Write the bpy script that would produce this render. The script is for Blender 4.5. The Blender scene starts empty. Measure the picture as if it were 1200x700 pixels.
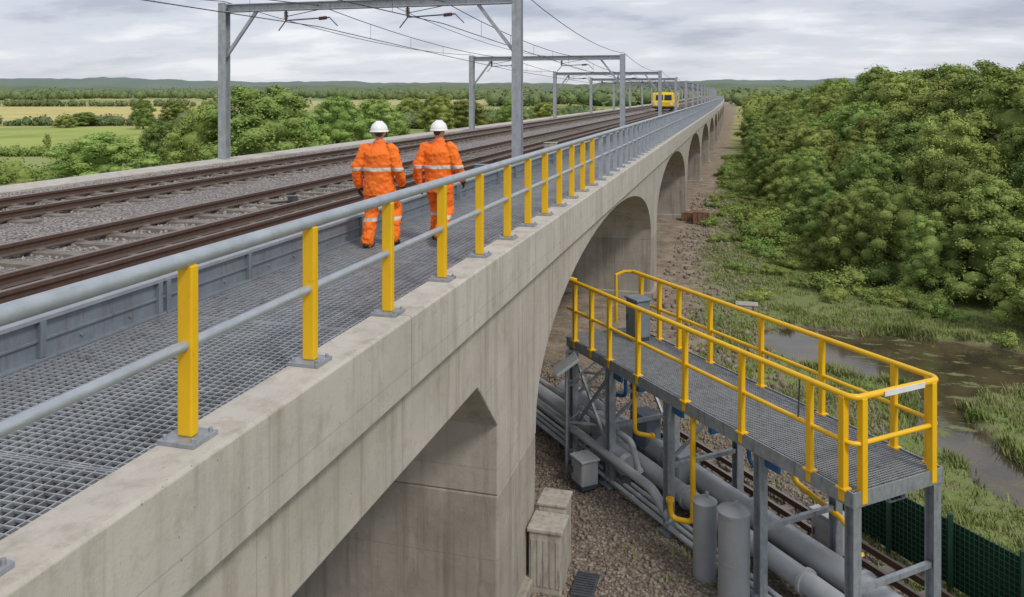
import bpy, bmesh, math, random
import numpy as np
from mathutils import Vector, Matrix
random.seed(7); rng = np.random.default_rng(11)
S = bpy.context.scene; COL = S.collection
CZ = 7.5
TH = math.radians(15.64); SN, CS = math.sin(TH), math.cos(TH); F = 950.0; XV, YH = 866.0, 109.0
BEND=False
KB=4.5e-5
def bendx(y): return -KB*max(0.0,y-85)**2
def Z(h): return CZ - h
def gp(px, py, z=0.0):
    zc = F*(CZ-z)/(py-YH); xc = (px-600)/F*zc
    return (xc*CS - zc*SN, xc*SN + zc*CS)
# ---------------------------------------------------------------- tagging
def tag(o, label=None, cat=None, group=None, kind=None):
    if label: o['label'] = label
    if cat: o['category'] = cat
    if group: o['group'] = group
    if kind: o['kind'] = kind
    return o
ORG = {}
def thing(name, loc, label, cat, group=None):
    o = bpy.data.objects.new(name, None); COL.objects.link(o); o.location = loc
    o.empty_display_size = 0.2
    ORG[o.name] = Vector(loc); return tag(o, label, cat, group)
def org(p):
    while p.parent: p = p.parent
    return ORG.get(p.name, Vector((0,0,0)))
# ---------------------------------------------------------------- mesh builder
class MB:
    def __init__(s): s.v=[]; s.f=[]; s.m=[]
    def add(s, vs, fs, mi=0):
        b=len(s.v); s.v += [tuple(x) for x in vs]; s.f += [tuple(i+b for i in q) for q in fs]; s.m += [mi]*len(fs)
    def box(s,x0,x1,y0,y1,z0,z1,mi=0):
        s.add([(x0,y0,z0),(x1,y0,z0),(x1,y1,z0),(x0,y1,z0),(x0,y0,z1),(x1,y0,z1),(x1,y1,z1),(x0,y1,z1)],
              [(0,3,2,1),(4,5,6,7),(0,1,5,4),(1,2,6,5),(2,3,7,6),(3,0,4,7)],mi)
    def beam(s,p0,p1,w,h,up=(0,0,1),mi=0):
        p0=Vector(p0);p1=Vector(p1);d=(p1-p0).normalized();up=Vector(up)
        if abs(d.dot(up))>.98: up=Vector((0,1,0))
        r=d.cross(up).normalized(); n=r.cross(d).normalized()
        vs=[]
        for p in (p0,p1):
            for a,b in ((-1,-1),(1,-1),(1,1),(-1,1)): vs.append(p+r*(a*w/2)+n*(b*h/2))
        s.add(vs,[(0,3,2,1),(4,5,6,7),(0,1,5,4),(1,2,6,5),(2,3,7,6),(3,0,4,7)],mi)
    def tube(s,pts,rs,n=12,mi=0,cap=True):
        pts=[Vector(p) for p in pts]
        if not hasattr(rs,'__len__'): rs=[rs]*len(pts)
        t=(pts[1]-pts[0]).normalized(); a=Vector((0,0,1)) if abs(t.z)<.9 else Vector((1,0,0))
        r=t.cross(a).normalized(); vs=[]; N=len(pts)
        for i,p in enumerate(pts):
            if i==0: d=pts[1]-pts[0]
            elif i==N-1: d=pts[-1]-pts[-2]
            else: d=(pts[i+1]-p).normalized()+(p-pts[i-1]).normalized()
            d.normalize(); r=(r-d*r.dot(d)).normalized(); q=d.cross(r)
            for k in range(n):
                c=2*math.pi*k/n; vs.append(p+(r*math.cos(c)+q*math.sin(c))*rs[i])
        fs=[]
        for i in range(N-1):
            for k in range(n):
                k2=(k+1)%n; fs.append((i*n+k,i*n+k2,(i+1)*n+k2,(i+1)*n+k))
        if cap: fs.append(tuple(range(n-1,-1,-1))); fs.append(tuple((N-1)*n+k for k in range(n)))
        s.add(vs,fs,mi)
    def loft(s,rings,n=24,mi=0):      # rings (cx,cy,cz,rx,ry)
        vs=[];fs=[];N=len(rings)
        for (cx,cy,cz,rx,ry) in rings:
            for k in range(n):
                c=2*math.pi*k/n; vs.append((cx+rx*math.cos(c),cy+ry*math.sin(c),cz))
        for i in range(N-1):
            for k in range(n):
                k2=(k+1)%n; fs.append((i*n+k,i*n+k2,(i+1)*n+k2,(i+1)*n+k))
        fs.append(tuple(range(n-1,-1,-1))); fs.append(tuple((N-1)*n+k for k in range(n)))
        s.add(vs,fs,mi)
    def ball(s,c,r,n=12,m=8,mi=0):
        r = r if hasattr(r,'__len__') else (r,r,r)
        s.loft([(c[0],c[1],c[2]+r[2]*math.sin(a),max(.001,r[0]*math.cos(a)),max(.001,r[1]*math.cos(a))) for a in [(-.5+i/m)*math.pi*.999 for i in range(m+1)]],n,mi)
    def prismx(s,poly,x0,x1,mi=0):
        n=len(poly); vs=[(x0,a,b) for a,b in poly]+[(x1,a,b) for a,b in poly]
        s.add(vs,[tuple(range(n)),tuple(range(2*n-1,n-1,-1))]+[(i,n+i,n+(i+1)%n,(i+1)%n) for i in range(n)],mi)
    def prismy(s,poly,y0,y1,mi=0):      # cut along Y so that it can follow the curve of the line
        n=len(poly); ys_=[y0]+[q for q in YCUT if y0+.5<q<y1-.5]+[y1]; vs=[(a,y,b) for y in ys_ for a,b in poly]; M=len(ys_)
        fs=[tuple(range(n)),tuple(range(M*n-1,(M-1)*n-1,-1))]
        for j in range(M-1): fs+=[(j*n+i,(j+1)*n+i,(j+1)*n+(i+1)%n,j*n+(i+1)%n) for i in range(n)]
        s.add(vs,fs,mi)
    def boxy(s,x0,x1,y0,y1,z0,z1): s.prismy([(x0,z0),(x1,z0),(x1,z1),(x0,z1)],y0,y1)
    def build(s,name,mats,parent=None,origin=None,smooth=False,bevel=0,segs=2):
        o0 = org(parent) if parent else Vector(origin or (0,0,0))
        if BEND: s.v=[(a+bendx(b),b,c) for a,b,c in s.v]
        me=bpy.data.meshes.new(name); me.from_pydata([(a-o0.x,b-o0.y,c-o0.z) for a,b,c in s.v],[],s.f)
        bm=bmesh.new(); bm.from_mesh(me); bmesh.ops.recalc_face_normals(bm,faces=bm.faces); bm.to_mesh(me); bm.free()
        if not isinstance(mats,(list,tuple)): mats=[mats]
        for m in mats: me.materials.append(m)
        if len(mats)>1: me.polygons.foreach_set('material_index',s.m)
        if smooth:
            me.polygons.foreach_set('use_smooth',[True]*len(me.polygons)); me.set_sharp_from_angle(angle=math.radians(38))
        o=bpy.data.objects.new(name,me); COL.objects.link(o)
        if parent: o.parent=parent
        else: o.location=o0; ORG[o.name]=o0
        if bevel:
            b=o.modifiers.new('b','BEVEL'); b.width=bevel; b.segments=segs; b.limit_method='ANGLE'; b.angle_limit=math.radians(40)
        return o
YCUT=[85+22*k for k in range(26)]
def raw(name,v,f,mat,parent=None,smooth=False,loc=None):
    me=bpy.data.meshes.new(name); v=np.asarray(v,dtype=np.float32); f=np.asarray(f,dtype=np.int32)
    me.vertices.add(len(v)); me.vertices.foreach_set('co',v.ravel())
    me.loops.add(f.size); me.loops.foreach_set('vertex_index',f.ravel())
    me.polygons.add(len(f)); me.polygons.foreach_set('loop_start',np.arange(0,f.size,f.shape[1],dtype=np.int32))
    me.polygons.foreach_set('loop_total',np.full(len(f),f.shape[1],dtype=np.int32))
    me.update(calc_edges=True); me.validate()
    if smooth: me.polygons.foreach_set('use_smooth',[True]*len(me.polygons))
    me.materials.append(mat); o=bpy.data.objects.new(name,me); COL.objects.link(o)
    if parent: o.parent=parent
    if loc: o.location=loc
    return o
def copy_tree(o,parent=None):
    c=o.copy(); COL.objects.link(c); c.parent=parent
    for ch in list(o.children): copy_tree(ch,c)
    return c
# ---------------------------------------------------------------- materials
def newmat(name):
    m=bpy.data.materials.new(name); m.use_nodes=True; nt=m.node_tree; return m,nt,nt.nodes['Principled BSDF']
def N(nt,t,**k):
    n=nt.nodes.new(t)
    for a,b in k.items(): setattr(n,a,b)
    return n
def L(nt,a,b): nt.links.new(a,b)
def math_(nt,op,a,b=None,clamp=False):
    n=N(nt,'ShaderNodeMath',operation=op); n.use_clamp=clamp
    for i,x in enumerate((a,b)):
        if x is None: continue
        if isinstance(x,(int,float)): n.inputs[i].default_value=x
        else: L(nt,x,n.inputs[i])
    return n.outputs[0]
def mixc(nt,f,a,b,mode='MIX'):
    n=N(nt,'ShaderNodeMix',data_type='RGBA',blend_type=mode)
    if isinstance(f,(int,float)): n.inputs[0].default_value=f
    else: L(nt,f,n.inputs[0])
    for i,x in ((6,a),(7,b)):
        if isinstance(x,tuple): n.inputs[i].default_value=(*x,1) if len(x)==3 else x
        else: L(nt,x,n.inputs[i])
    return n.outputs[2]
def noise(nt,vec,scale,detail=5,rough=.6,col=False):
    n=N(nt,'ShaderNodeTexNoise'); n.inputs['Scale'].default_value=scale; n.inputs['Detail'].default_value=min(detail,6); n.inputs['Roughness'].default_value=rough
    if vec is not None: L(nt,vec,n.inputs['Vector'])
    return n.outputs['Color' if col else 'Fac']
def ramp(nt,f,lo,hi):
    n=N(nt,'ShaderNodeMapRange'); L(nt,f,n.inputs[0]); n.inputs[1].default_value=lo; n.inputs[2].default_value=hi; return n.outputs[0]
def mapping(nt,vec,sc):
    n=N(nt,'ShaderNodeMapping'); n.inputs['Scale'].default_value=sc; L(nt,vec,n.inputs['Vector']); return n.outputs[0]
def wpos(nt): return N(nt,'ShaderNodeNewGeometry').outputs['Position']
def bump(nt,bs,h,st,dist=.02):
    n=N(nt,'ShaderNodeBump'); n.inputs['Strength'].default_value=st; n.inputs['Distance'].default_value=dist; L(nt,h,n.inputs['Height']); L(nt,n.outputs[0],bs.inputs['Normal'])
def simple(name,c1,c2=None,scale=6,rough=.6,metal=0,b=.15,dirt=None,rvar=.15,dm=(.52,.72),dsc=(7,7,1.2)):
    m,nt,bs=newmat(name); p=wpos(nt); c2=c2 or tuple(x*.75 for x in c1)
    n1=noise(nt,p,scale,5,.65); c=mixc(nt,ramp(nt,n1,.35,.68),c1,c2)
    if dirt:
        n2=noise(nt,mapping(nt,p,dsc),1.7,5,.7); c=mixc(nt,ramp(nt,n2,*dm),c,dirt)
    L(nt,c,bs.inputs['Base Color']); bs.inputs['Metallic'].default_value=metal
    L(nt,math_(nt,'ADD',math_(nt,'MULTIPLY',n1,rvar*2),rough-rvar),bs.inputs['Roughness'])
    if b: bump(nt,bs,noise(nt,p,scale*9,3,.6),b,.004)
    return m
def concrete(name,base,dark,stain=.6):
    m,nt,bs=newmat(name); p=wpos(nt)
    a=noise(nt,p,.9,6,.6); b_=noise(nt,mapping(nt,p,(3.0,3.0,.13)),1.6,6,.68); c_=noise(nt,p,42,3,.7)
    c=mixc(nt,ramp(nt,a,.28,.72),base,dark)
    c=mixc(nt,math_(nt,'MULTIPLY',ramp(nt,b_,.49,.74),stain),c,tuple(x*y for x,y in zip(dark,(.44,.40,.34))))
    c=mixc(nt,math_(nt,'MULTIPLY',ramp(nt,c_,.55,.75),.28),c,tuple(x*.6 for x in dark))
    blot=noise(nt,p,3.7,6,.72); c=mixc(nt,math_(nt,'MULTIPLY',ramp(nt,blot,.53,.67),.30),c,(.235,.19,.14))
    lt=noise(nt,mapping(nt,p,(1.5,1.5,.5)),2.3,5,.65); c=mixc(nt,math_(nt,'MULTIPLY',ramp(nt,lt,.56,.72),.3),c,(.62,.60,.56))
    hole=N(nt,'ShaderNodeTexVoronoi'); hole.inputs['Scale'].default_value=9; L(nt,p,hole.inputs['Vector']); hs=N(nt,'ShaderNodeSeparateColor'); L(nt,hole.outputs['Color'],hs.inputs[0])
    hm=math_(nt,'MULTIPLY',math_(nt,'LESS_THAN',hole.outputs['Distance'],.07),math_(nt,'GREATER_THAN',hs.outputs[0],.6)); c=mixc(nt,math_(nt,'MULTIPLY',hm,.6),c,tuple(x*.35 for x in dark))
    sx=N(nt,'ShaderNodeSeparateXYZ'); L(nt,p,sx.inputs[0])
    fr=math_(nt,'FRACT',math_(nt,'DIVIDE',sx.outputs[2],1.22)); ln=math_(nt,'LESS_THAN',fr,.009)
    fy=math_(nt,'FRACT',math_(nt,'DIVIDE',math_(nt,'ADD',sx.outputs[1],.12),2.44)); ly=math_(nt,'LESS_THAN',fy,.005)
    l=math_(nt,'MAXIMUM',ln,ly)
    geo=N(nt,'ShaderNodeNewGeometry'); gs=N(nt,'ShaderNodeSeparateXYZ'); L(nt,geo.outputs['Normal'],gs.inputs[0])
    vert=math_(nt,'LESS_THAN',math_(nt,'ABSOLUTE',gs.outputs[2]),.4)
    l=math_(nt,'MULTIPLY',math_(nt,'MULTIPLY',l,vert),.3)
    c=mixc(nt,l,c,tuple(x*.4 for x in dark))
    L(nt,c,bs.inputs['Base Color']); bs.inputs['Roughness'].default_value=.88
    h=math_(nt,'ADD',math_(nt,'MULTIPLY',c_,.5),noise(nt,p,9,6,.6)); bump(nt,bs,h,.42,.012)
    return m
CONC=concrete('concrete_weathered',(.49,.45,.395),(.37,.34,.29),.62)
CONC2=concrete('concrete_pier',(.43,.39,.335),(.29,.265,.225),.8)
CONCP=concrete('concrete_coping',(.545,.51,.45),(.43,.40,.35),.52)
GALV=simple('galvanised_steel',(.38,.41,.44),(.27,.30,.33),9,.45,.45,.12,(.2,.2,.2))
GRATE=simple('grating_steel',(.46,.48,.50),(.33,.35,.37),5,.42,.4,.1,(.20,.19,.185))
BARR=simple('barrier_steel',(.25,.285,.325),(.19,.215,.245),3,.5,.3,.05,(.16,.155,.15),dm=(.52,.75))
BARRT=simple('barrier_flange',(.36,.39,.42),(.28,.31,.34),3,.5,.3,.05,(.2,.2,.2),dm=(.55,.8))
RAILT=simple('rail_tube_grey',(.43,.47,.51),(.34,.375,.41),5,.42,.3,.08,(.28,.285,.28),dm=(.55,.8),dsc=(6,1.2,6))
STEELD=simple('dark_steel',(.11,.12,.135),(.07,.078,.088),7,.55,.4,.1)
YEL=simple('yellow_paint',(.84,.50,.008),(.78,.44,.008),3,.36,0,.05,(.45,.25,.03),dm=(.64,.8),dsc=(5,5,5))
YEL2=simple('yellow_train',(.84,.56,.012),(.72,.47,.01),3,.5)
MASTM=simple('mast_galvanised',(.45,.475,.50),(.34,.36,.385),5,.5,.35,.08,(.3,.3,.3))
SLEEP=simple('sleeper_concrete',(.25,.22,.19),(.15,.13,.11),5,.9)
RUBBER=simple('black_rubber',(.02,.02,.022),(.012,.012,.013),8,.7)
PIPEG=simple('pipe_grey',(.43,.455,.475),(.34,.365,.385),2,.45,.1,.05,(.25,.23,.20),dm=(.57,.82))
TANKM=simple('tank_grey',(.35,.375,.395),(.30,.32,.335),1.5,.4,.12,0,(.22,.21,.19),dm=(.58,.8),dsc=(5,5,.5))
CABG=simple('cabinet_beige_grey',(.44,.41,.355),(.34,.315,.27),5,.75,0,.2,(.2,.175,.14),dm=(.5,.72))
CABD=simple('cabinet_slate',(.19,.23,.27),(.14,.17,.20),4,.5)
BLUE=simple('blue_paint',(.02,.12,.31),(.015,.085,.22),4,.5)
WHITE=simple('white_plate',(.8,.8,.8),(.68,.68,.68),4,.5)
GLASS=simple('dark_glass',(.02,.025,.03),(.012,.015,.02),4,.12,0,0)
TIMBER=simple('brown_timber',(.26,.15,.085),(.16,.09,.055),5,.8)
GREENP=simple('green_fence_wire',(.012,.06,.035),(.008,.04,.025),5,.6)
INSUL=simple('insulator_brown',(.12,.06,.045),(.08,.04,.03),5,.3)
WIREM=simple('wire_copper_dark',(.07,.075,.08),(.05,.05,.055),3,.5,.5,0)
m,nt,bs=newmat('rail_steel'); p=wpos(nt); gs=N(nt,'ShaderNodeSeparateXYZ'); L(nt,N(nt,'ShaderNodeNewGeometry').outputs['Normal'],gs.inputs[0])
top=math_(nt,'GREATER_THAN',gs.outputs[2],.9)
c=mixc(nt,ramp(nt,noise(nt,p,14,6,.7),.35,.7),(.115,.066,.045),(.065,.04,.029)); c=mixc(nt,top,c,(.27,.23,.205)); L(nt,c,bs.inputs['Base Color'])
L(nt,math_(nt,'MULTIPLY',top,.7),bs.inputs['Metallic']); L(nt,math_(nt,'SUBTRACT',.85,math_(nt,'MULTIPLY',top,.4)),bs.inputs['Roughness']); RAILM=m
def stones(name,cols,scale,bst=.9,dist=.05):
    m,nt,bs=newmat(name); p=wpos(nt); wp=N(nt,'ShaderNodeVectorMath',operation='ADD'); L(nt,p,wp.inputs[0])
    nz=noise(nt,p,scale*1.1,2,.5,True); sc=N(nt,'ShaderNodeVectorMath',operation='SCALE'); L(nt,nz,sc.inputs[0]); sc.inputs[3].default_value=.5/scale; L(nt,sc.outputs[0],wp.inputs[1])
    v=N(nt,'ShaderNodeTexVoronoi'); v.inputs['Scale'].default_value=scale; L(nt,wp.outputs[0],v.inputs['Vector'])
    sep=N(nt,'ShaderNodeSeparateColor'); L(nt,v.outputs['Color'],sep.inputs[0])
    c=mixc(nt,sep.outputs[0],cols[0],cols[1]); c=mixc(nt,math_(nt,'GREATER_THAN',sep.outputs[1],.72),c,cols[2])
    d=ramp(nt,v.outputs['Distance'],.35,.75); c=mixc(nt,math_(nt,'MULTIPLY',d,.75),c,tuple(x*.2 for x in cols[1]))
    c=mixc(nt,math_(nt,'MULTIPLY',ramp(nt,noise(nt,p,.5,6,.6),.4,.7),.4),c,tuple(x*.6 for x in cols[0]))
    L(nt,c,bs.inputs['Base Color']); bs.inputs['Roughness'].default_value=.92
    bump(nt,bs,math_(nt,'SUBTRACT',1,v.outputs['Distance']),bst,dist); return m
BALL=stones('ballast_stone',((.40,.36,.335),(.24,.215,.20),(.52,.47,.43)),24)
STONE=simple('loose_stone',(.30,.25,.20),(.15,.12,.095),2.2,.9,0,.3)
BSTONE=simple('ballast_loose_stone',(.40,.365,.34),(.24,.215,.20),9,.9,0,.2)
def foliage(name,c1,c2,c3,var=.5,ns=.55,fine=3.5,hue=.474):
    m,nt,bs=newmat(name); nt.nodes.remove(bs); out=nt.nodes['Material Output']; p=wpos(nt)
    oi=N(nt,'ShaderNodeObjectInfo').outputs['Random']
    c=mixc(nt,ramp(nt,noise(nt,p,ns,3,.6),.35,.65),c1,c2); c=mixc(nt,math_(nt,'MULTIPLY',ramp(nt,noise(nt,p,fine,2,.7),.45,.72),.75),c,c3)
    g=N(nt,'ShaderNodeHueSaturation'); L(nt,c,g.inputs['Color']); L(nt,math_(nt,'ADD',1-var*.5,math_(nt,'MULTIPLY',oi,var)),g.inputs['Value'])
    L(nt,math_(nt,'ADD',hue,math_(nt,'MULTIPLY',math_(nt,'FRACT',math_(nt,'MULTIPLY',oi,7.3)),.04)),g.inputs['Hue'])
    g.inputs['Saturation'].default_value=.93
    d=N(nt,'ShaderNodeBsdfDiffuse'); L(nt,g.outputs[0],d.inputs[0]); L(nt,d.outputs[0],out.inputs[0])
    return m
LEAF=foliage('leaves_broad',(.155,.225,.05),(.235,.31,.07),(.31,.375,.10),.5)
LEAFL=foliage('leaves_light',(.19,.285,.055),(.265,.37,.08),(.33,.41,.12),.3)
LEAFF=foliage('leaves_far',(.115,.17,.07),(.165,.22,.09),(.21,.26,.11),.2,.02,.12)
GRASSM=foliage('grass_blades',(.18,.235,.06),(.265,.30,.095),(.36,.34,.16),.1,.35,1.2)
BARK=simple('bark',(.11,.085,.06),(.06,.045,.035),12,.95,0,.4)
# ---------------------------------------------------------------- world, light, camera
w=bpy.data.worlds.new('World'); S.world=w; w.use_nodes=True; nt=w.node_tree; bg=nt.nodes['Background']; out=nt.nodes['World Output']
sky=N(nt,'ShaderNodeTexSky',sky_type='NISHITA'); sky.sun_disc=False; sky.sun_elevation=math.radians(50); sky.sun_rotation=math.radians(125)
L(nt,sky.outputs[0],bg.inputs[0]); bg.inputs[1].default_value=.13
tc=N(nt,'ShaderNodeTexCoord').outputs['Generated']; sp=N(nt,'ShaderNodeSeparateXYZ'); L(nt,tc,sp.inputs[0])
den=math_(nt,'ADD',math_(nt,'MAXIMUM',sp.outputs[2],0),.17)
cb=N(nt,'ShaderNodeCombineXYZ'); L(nt,math_(nt,'DIVIDE',sp.outputs[0],den),cb.inputs[0]); L(nt,math_(nt,'DIVIDE',sp.outputs[1],den),cb.inputs[1])
n1=noise(nt,mapping(nt,cb.outputs[0],(1.0,1.35,1)),1.5,6,.55); n2=noise(nt,mapping(nt,cb.outputs[0],(.5,.6,1)),1.0,3,.5)
cf=math_(nt,'ADD',math_(nt,'MULTIPLY',n1,.6),math_(nt,'MULTIPLY',n2,.4))
cr=N(nt,'ShaderNodeValToRGB'); L(nt,cf,cr.inputs[0]); e=cr.color_ramp.elements; cr.color_ramp.interpolation='EASE'
e[0].position=.36; e[0].color=(.44,.465,.56,1); e[1].position=.62; e[1].color=(.88,.885,.92,1); x_=e.new(.49); x_.color=(.64,.66,.74,1)
hz=ramp(nt,sp.outputs[2],0,.08); cc=mixc(nt,math_(nt,'MULTIPLY',math_(nt,'SUBTRACT',1,hz),.5),cr.outputs[0],(.75,.78,.84))
b2=N(nt,'ShaderNodeBackground'); L(nt,cc,b2.inputs[0]); b2.inputs[1].default_value=1.06
mx=N(nt,'ShaderNodeMixShader'); mx.inputs[0].default_value=.88; L(nt,bg.outputs[0],mx.inputs[1]); L(nt,b2.outputs[0],mx.inputs[2]); L(nt,mx.outputs[0],out.inputs[0])
sl=bpy.data.lights.new('sun','SUN'); sl.energy=1.9; sl.angle=math.radians(11); sl.color=(1,.95,.87); so=bpy.data.objects.new('sun',sl); COL.objects.link(so)
az=math.radians(125); el=math.radians(50); d=Vector((math.sin(az)*math.cos(el),math.cos(az)*math.cos(el),math.sin(el))); so.rotation_euler=d.to_track_quat('Z','Y').to_euler()
cam=bpy.data.cameras.new('camera'); co=bpy.data.objects.new('camera',cam); COL.objects.link(co); S.camera=co
co.location=(0,0,CZ); co.rotation_euler=(math.pi/2,0,TH); cam.sensor_fit='HORIZONTAL'; cam.sensor_width=36; cam.lens=F/1200*36; cam.shift_y=-(350-YH)/1200; cam.clip_start=.05; cam.clip_end=12000
S.view_settings.view_transform='Standard'; S.view_settings.look='None'; S.view_settings.exposure=0
# ---------------------------------------------------------------- terrain
def sm(t): t=np.clip(t,0,1); return t*t*(3-2*t)
def wob(x,y,s=1.0):
    return (np.sin(x*1.3*s+y*.7*s)+np.sin(x*.6*s-y*1.7*s+1.3)+np.sin(x*2.9*s+y*2.3*s+.4)*.5+np.sin(-x*3.7*s+y*4.1*s)*.35)/2.85
def edge(Y): return np.interp(Y,[20,24,26.4,29,31.8,35,45,66,170,600],[14,12.2,10.2,7.5,5.0,3.0,1.9,.4,.6,2.2])
def dseg(x,y,pl):
    d=np.full(np.shape(x),1e9)
    for (a,b),(c,e_) in zip(pl[:-1],pl[1:]):
        t=np.clip(((x-a)*(c-a)+(y-b)*(e_-b))/((c-a)**2+(e_-b)**2),0,1); d=np.minimum(d,np.hypot(x-a-t*(c-a),y-b-t*(e_-b)))
    return d
PL1=[(2.6,25.8),(5.6,25.0),(9,25.0),(16,25.0)]; PL2=[(5.0,23.6),(4.5,20.4),(5.4,17.4),(7.2,15.2),(12,12.5)]
def pondd(x,y): return dseg(x,y,PL1)-(2.15+.6*wob(x,y,1.0))
def strd(x,y): return dseg(x,y,PL2)-(.72+.28*wob(x,y,1.4))
def gh(x,y):
    x=np.asarray(x,float); y=np.asarray(y,float)
    near=sm((60-np.abs(x))/20)*sm((140-y)/40)
    z=near*.05*wob(x,y)+near*.018*wob(x+5,y+3,3.1)
    z=z+sm((x-edge(y)-1)/12)*1.7*sm((y-28)/8)*sm((160-y)/60)*(x>0)
    z=z-.42*sm(-(pondd(x,y)-.15)/.6)-.38*sm(-(strd(x,y)-.12)/.4)
    return z
def axis(parts):
    a=[]
    for lo,hi,n in parts: a+=list(np.linspace(lo,hi,n,endpoint=False))
    return np.array(a)
xs=axis([(-4000,-1000,8),(-1000,-200,12),(-200,-40,20),(-40,-4,14),(-4,14,82),(14,60,24),(60,300,14),(300,1200,10),(1200,4001,8)])
ys=axis([(-60,8,10),(8,42,150),(42,120,40),(120,400,24),(400,5001,18)])
XX,YY=np.meshgrid(xs,ys); ZZ=gh(XX,YY); nx,ny=len(xs),len(ys)
idx=np.arange(nx*ny).reshape(ny,nx); fc=np.stack([idx[:-1,:-1],idx[:-1,1:],idx[1:,1:],idx[1:,:-1]],-1).reshape(-1,4)
m,nt,bs=newmat('ground_earth_grass'); p=wpos(nt); sp=N(nt,'ShaderNodeSeparateXYZ'); L(nt,p,sp.inputs[0]); X_,Y_=sp.outputs[0],sp.outputs[1]
v=N(nt,'ShaderNodeTexVoronoi'); v.inputs['Scale'].default_value=19; L(nt,p,v.inputs['Vector']); sc=N(nt,'ShaderNodeSeparateColor'); L(nt,v.outputs['Color'],sc.inputs[0])
grav=mixc(nt,sc.outputs[0],(.28,.235,.185),(.15,.12,.095)); grav=mixc(nt,math_(nt,'GREATER_THAN',sc.outputs[1],.82),grav,(.38,.33,.28))
grav=mixc(nt,math_(nt,'MULTIPLY',ramp(nt,v.outputs['Distance'],.3,.7),.6),grav,(.05,.038,.03))
earth=mixc(nt,ramp(nt,noise(nt,p,1.2,6,.7),.38,.62),(.36,.29,.215),(.19,.145,.10)); earth=mixc(nt,ramp(nt,noise(nt,p,5,6,.8),.53,.68),earth,(.42,.36,.29))
gr=mixc(nt,ramp(nt,noise(nt,p,.35,5,.65),.35,.65),(.15,.205,.052),(.22,.26,.08)); gr=mixc(nt,ramp(nt,noise(nt,p,1.6,6,.75),.5,.68),gr,(.21,.175,.11)); gr=mixc(nt,ramp(nt,noise(nt,p,6,5,.75),.52,.7),gr,(.11,.135,.04))
lim=math_(nt,'ADD',-1.25,math_(nt,'MULTIPLY',math_(nt,'SUBTRACT',1,ramp(nt,Y_,16,27)),3.5)); wv=math_(nt,'MULTIPLY',math_(nt,'SUBTRACT',noise(nt,p,.75,6,.7),.5),7)
e1=ramp(nt,math_(nt,'SUBTRACT',math_(nt,'ADD',X_,wv),lim),-.4,.4)
lw=ramp(nt,X_,-19,-16); bare=math_(nt,'MULTIPLY',math_(nt,'SUBTRACT',1,e1),lw)
gmix=ramp(nt,math_(nt,'ADD',math_(nt,'MULTIPLY',noise(nt,p,.8,5,.7),10),math_(nt,'MULTIPLY',Y_,-.35)),-3.5,-1.5)
br=mixc(nt,gmix,earth,grav)
far=ramp(nt,noise(nt,mapping(nt,p,(.004,.007,1)),1,3,.4),.4,.55); fg=mixc(nt,far,(.20,.265,.07),(.40,.36,.135))
dist=ramp(nt,Y_,90,150); gr=mixc(nt,dist,gr,fg)
c=mixc(nt,bare,gr,br); mud=ramp(nt,sp.outputs[2],-.02,-.09); c=mixc(nt,mud,c,(.15,.115,.078)); L(nt,c,bs.inputs['Base Color']); bs.inputs['Roughness'].default_value=.95
h=math_(nt,'ADD',math_(nt,'MULTIPLY',math_(nt,'SUBTRACT',1,v.outputs['Distance']),.5),noise(nt,p,6,5,.7)); bump(nt,bs,h,.8,.05)
GROUND=m
tag(raw('ground',np.stack([XX,YY,ZZ],-1).reshape(-1,3),fc,GROUND,smooth=True),'brown gravel and grassy ground below the viaduct','ground',kind='structure')
m,nt,bs=newmat('stream_water'); p=wpos(nt); c=mixc(nt,ramp(nt,noise(nt,p,.5,6,.7),.44,.6),(.095,.072,.04),(.05,.043,.026)); al=ramp(nt,noise(nt,mapping(nt,p,(.7,1.6,1)),1.1,6,.8),.565,.61); c=mixc(nt,al,c,(.16,.185,.06)); L(nt,c,bs.inputs['Base Color'])
L(nt,math_(nt,'ADD',.07,math_(nt,'MULTIPLY',al,.7)),bs.inputs['Roughness']); bump(nt,bs,noise(nt,mapping(nt,p,(3,6,1)),1.5,3,.6),.05,.02); WATER=m
wb=MB(); wb.add([(-.5,10,-.11),(24,10,-.11),(24,32,-.11),(-.5,32,-.11)],[(0,1,2,3)]); tag(wb.build('water',WATER),'shallow brown stream water between the gravel and the wood','water',kind='structure')
def field(name,quad,c1,c2,label,z=.06):
    mt=simple('field_'+name,c1,c2,.06,.95,0,.3,tuple(x*.8 for x in c2),dsc=(.05,.02,1),dm=(.5,.6)); b=MB(); P=[gp(*q) for q in quad]; b.add([(a,c_,z) for a,c_ in P],[(0,1,2,3)]); tag(b.build('field',mt),label,'field',kind='structure')
field('a',((-160,183),(215,180),(250,149),(-120,149)),(.34,.40,.085),(.28,.34,.065),'bright green pasture beyond the hedge left of the viaduct')
field('b',((-120,146),(250,145),(262,125),(-90,126)),(.57,.48,.17),(.47,.42,.14),'straw coloured field behind the green pasture')
field('c',((-90,122),(120,121),(150,117.5),(-90,118)),(.28,.32,.10),(.22,.27,.08),'distant green field strip at far left',.1)
field('d',((340,125),(580,123),(570,118),(345,118.5)),(.52,.45,.19),(.40,.37,.15),'pale straw field strip seen through the first gantry',.1)
field('e',((-90,207),(180,204),(200,184),(-90,185)),(.22,.28,.075),(.30,.31,.11),'rough green meadow nearest the viaduct on the left',.05)
field('f',((250,117),(480,116),(480,113.6),(250,114)),(.26,.30,.12),(.21,.25,.10),'far hazy green field strip',.15)
field('g',((345,160),(560,150),(560,138),(350,142)),(.28,.34,.09),(.22,.28,.075),'green meadow between the large gantry tree and the second gantry',.06)
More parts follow.
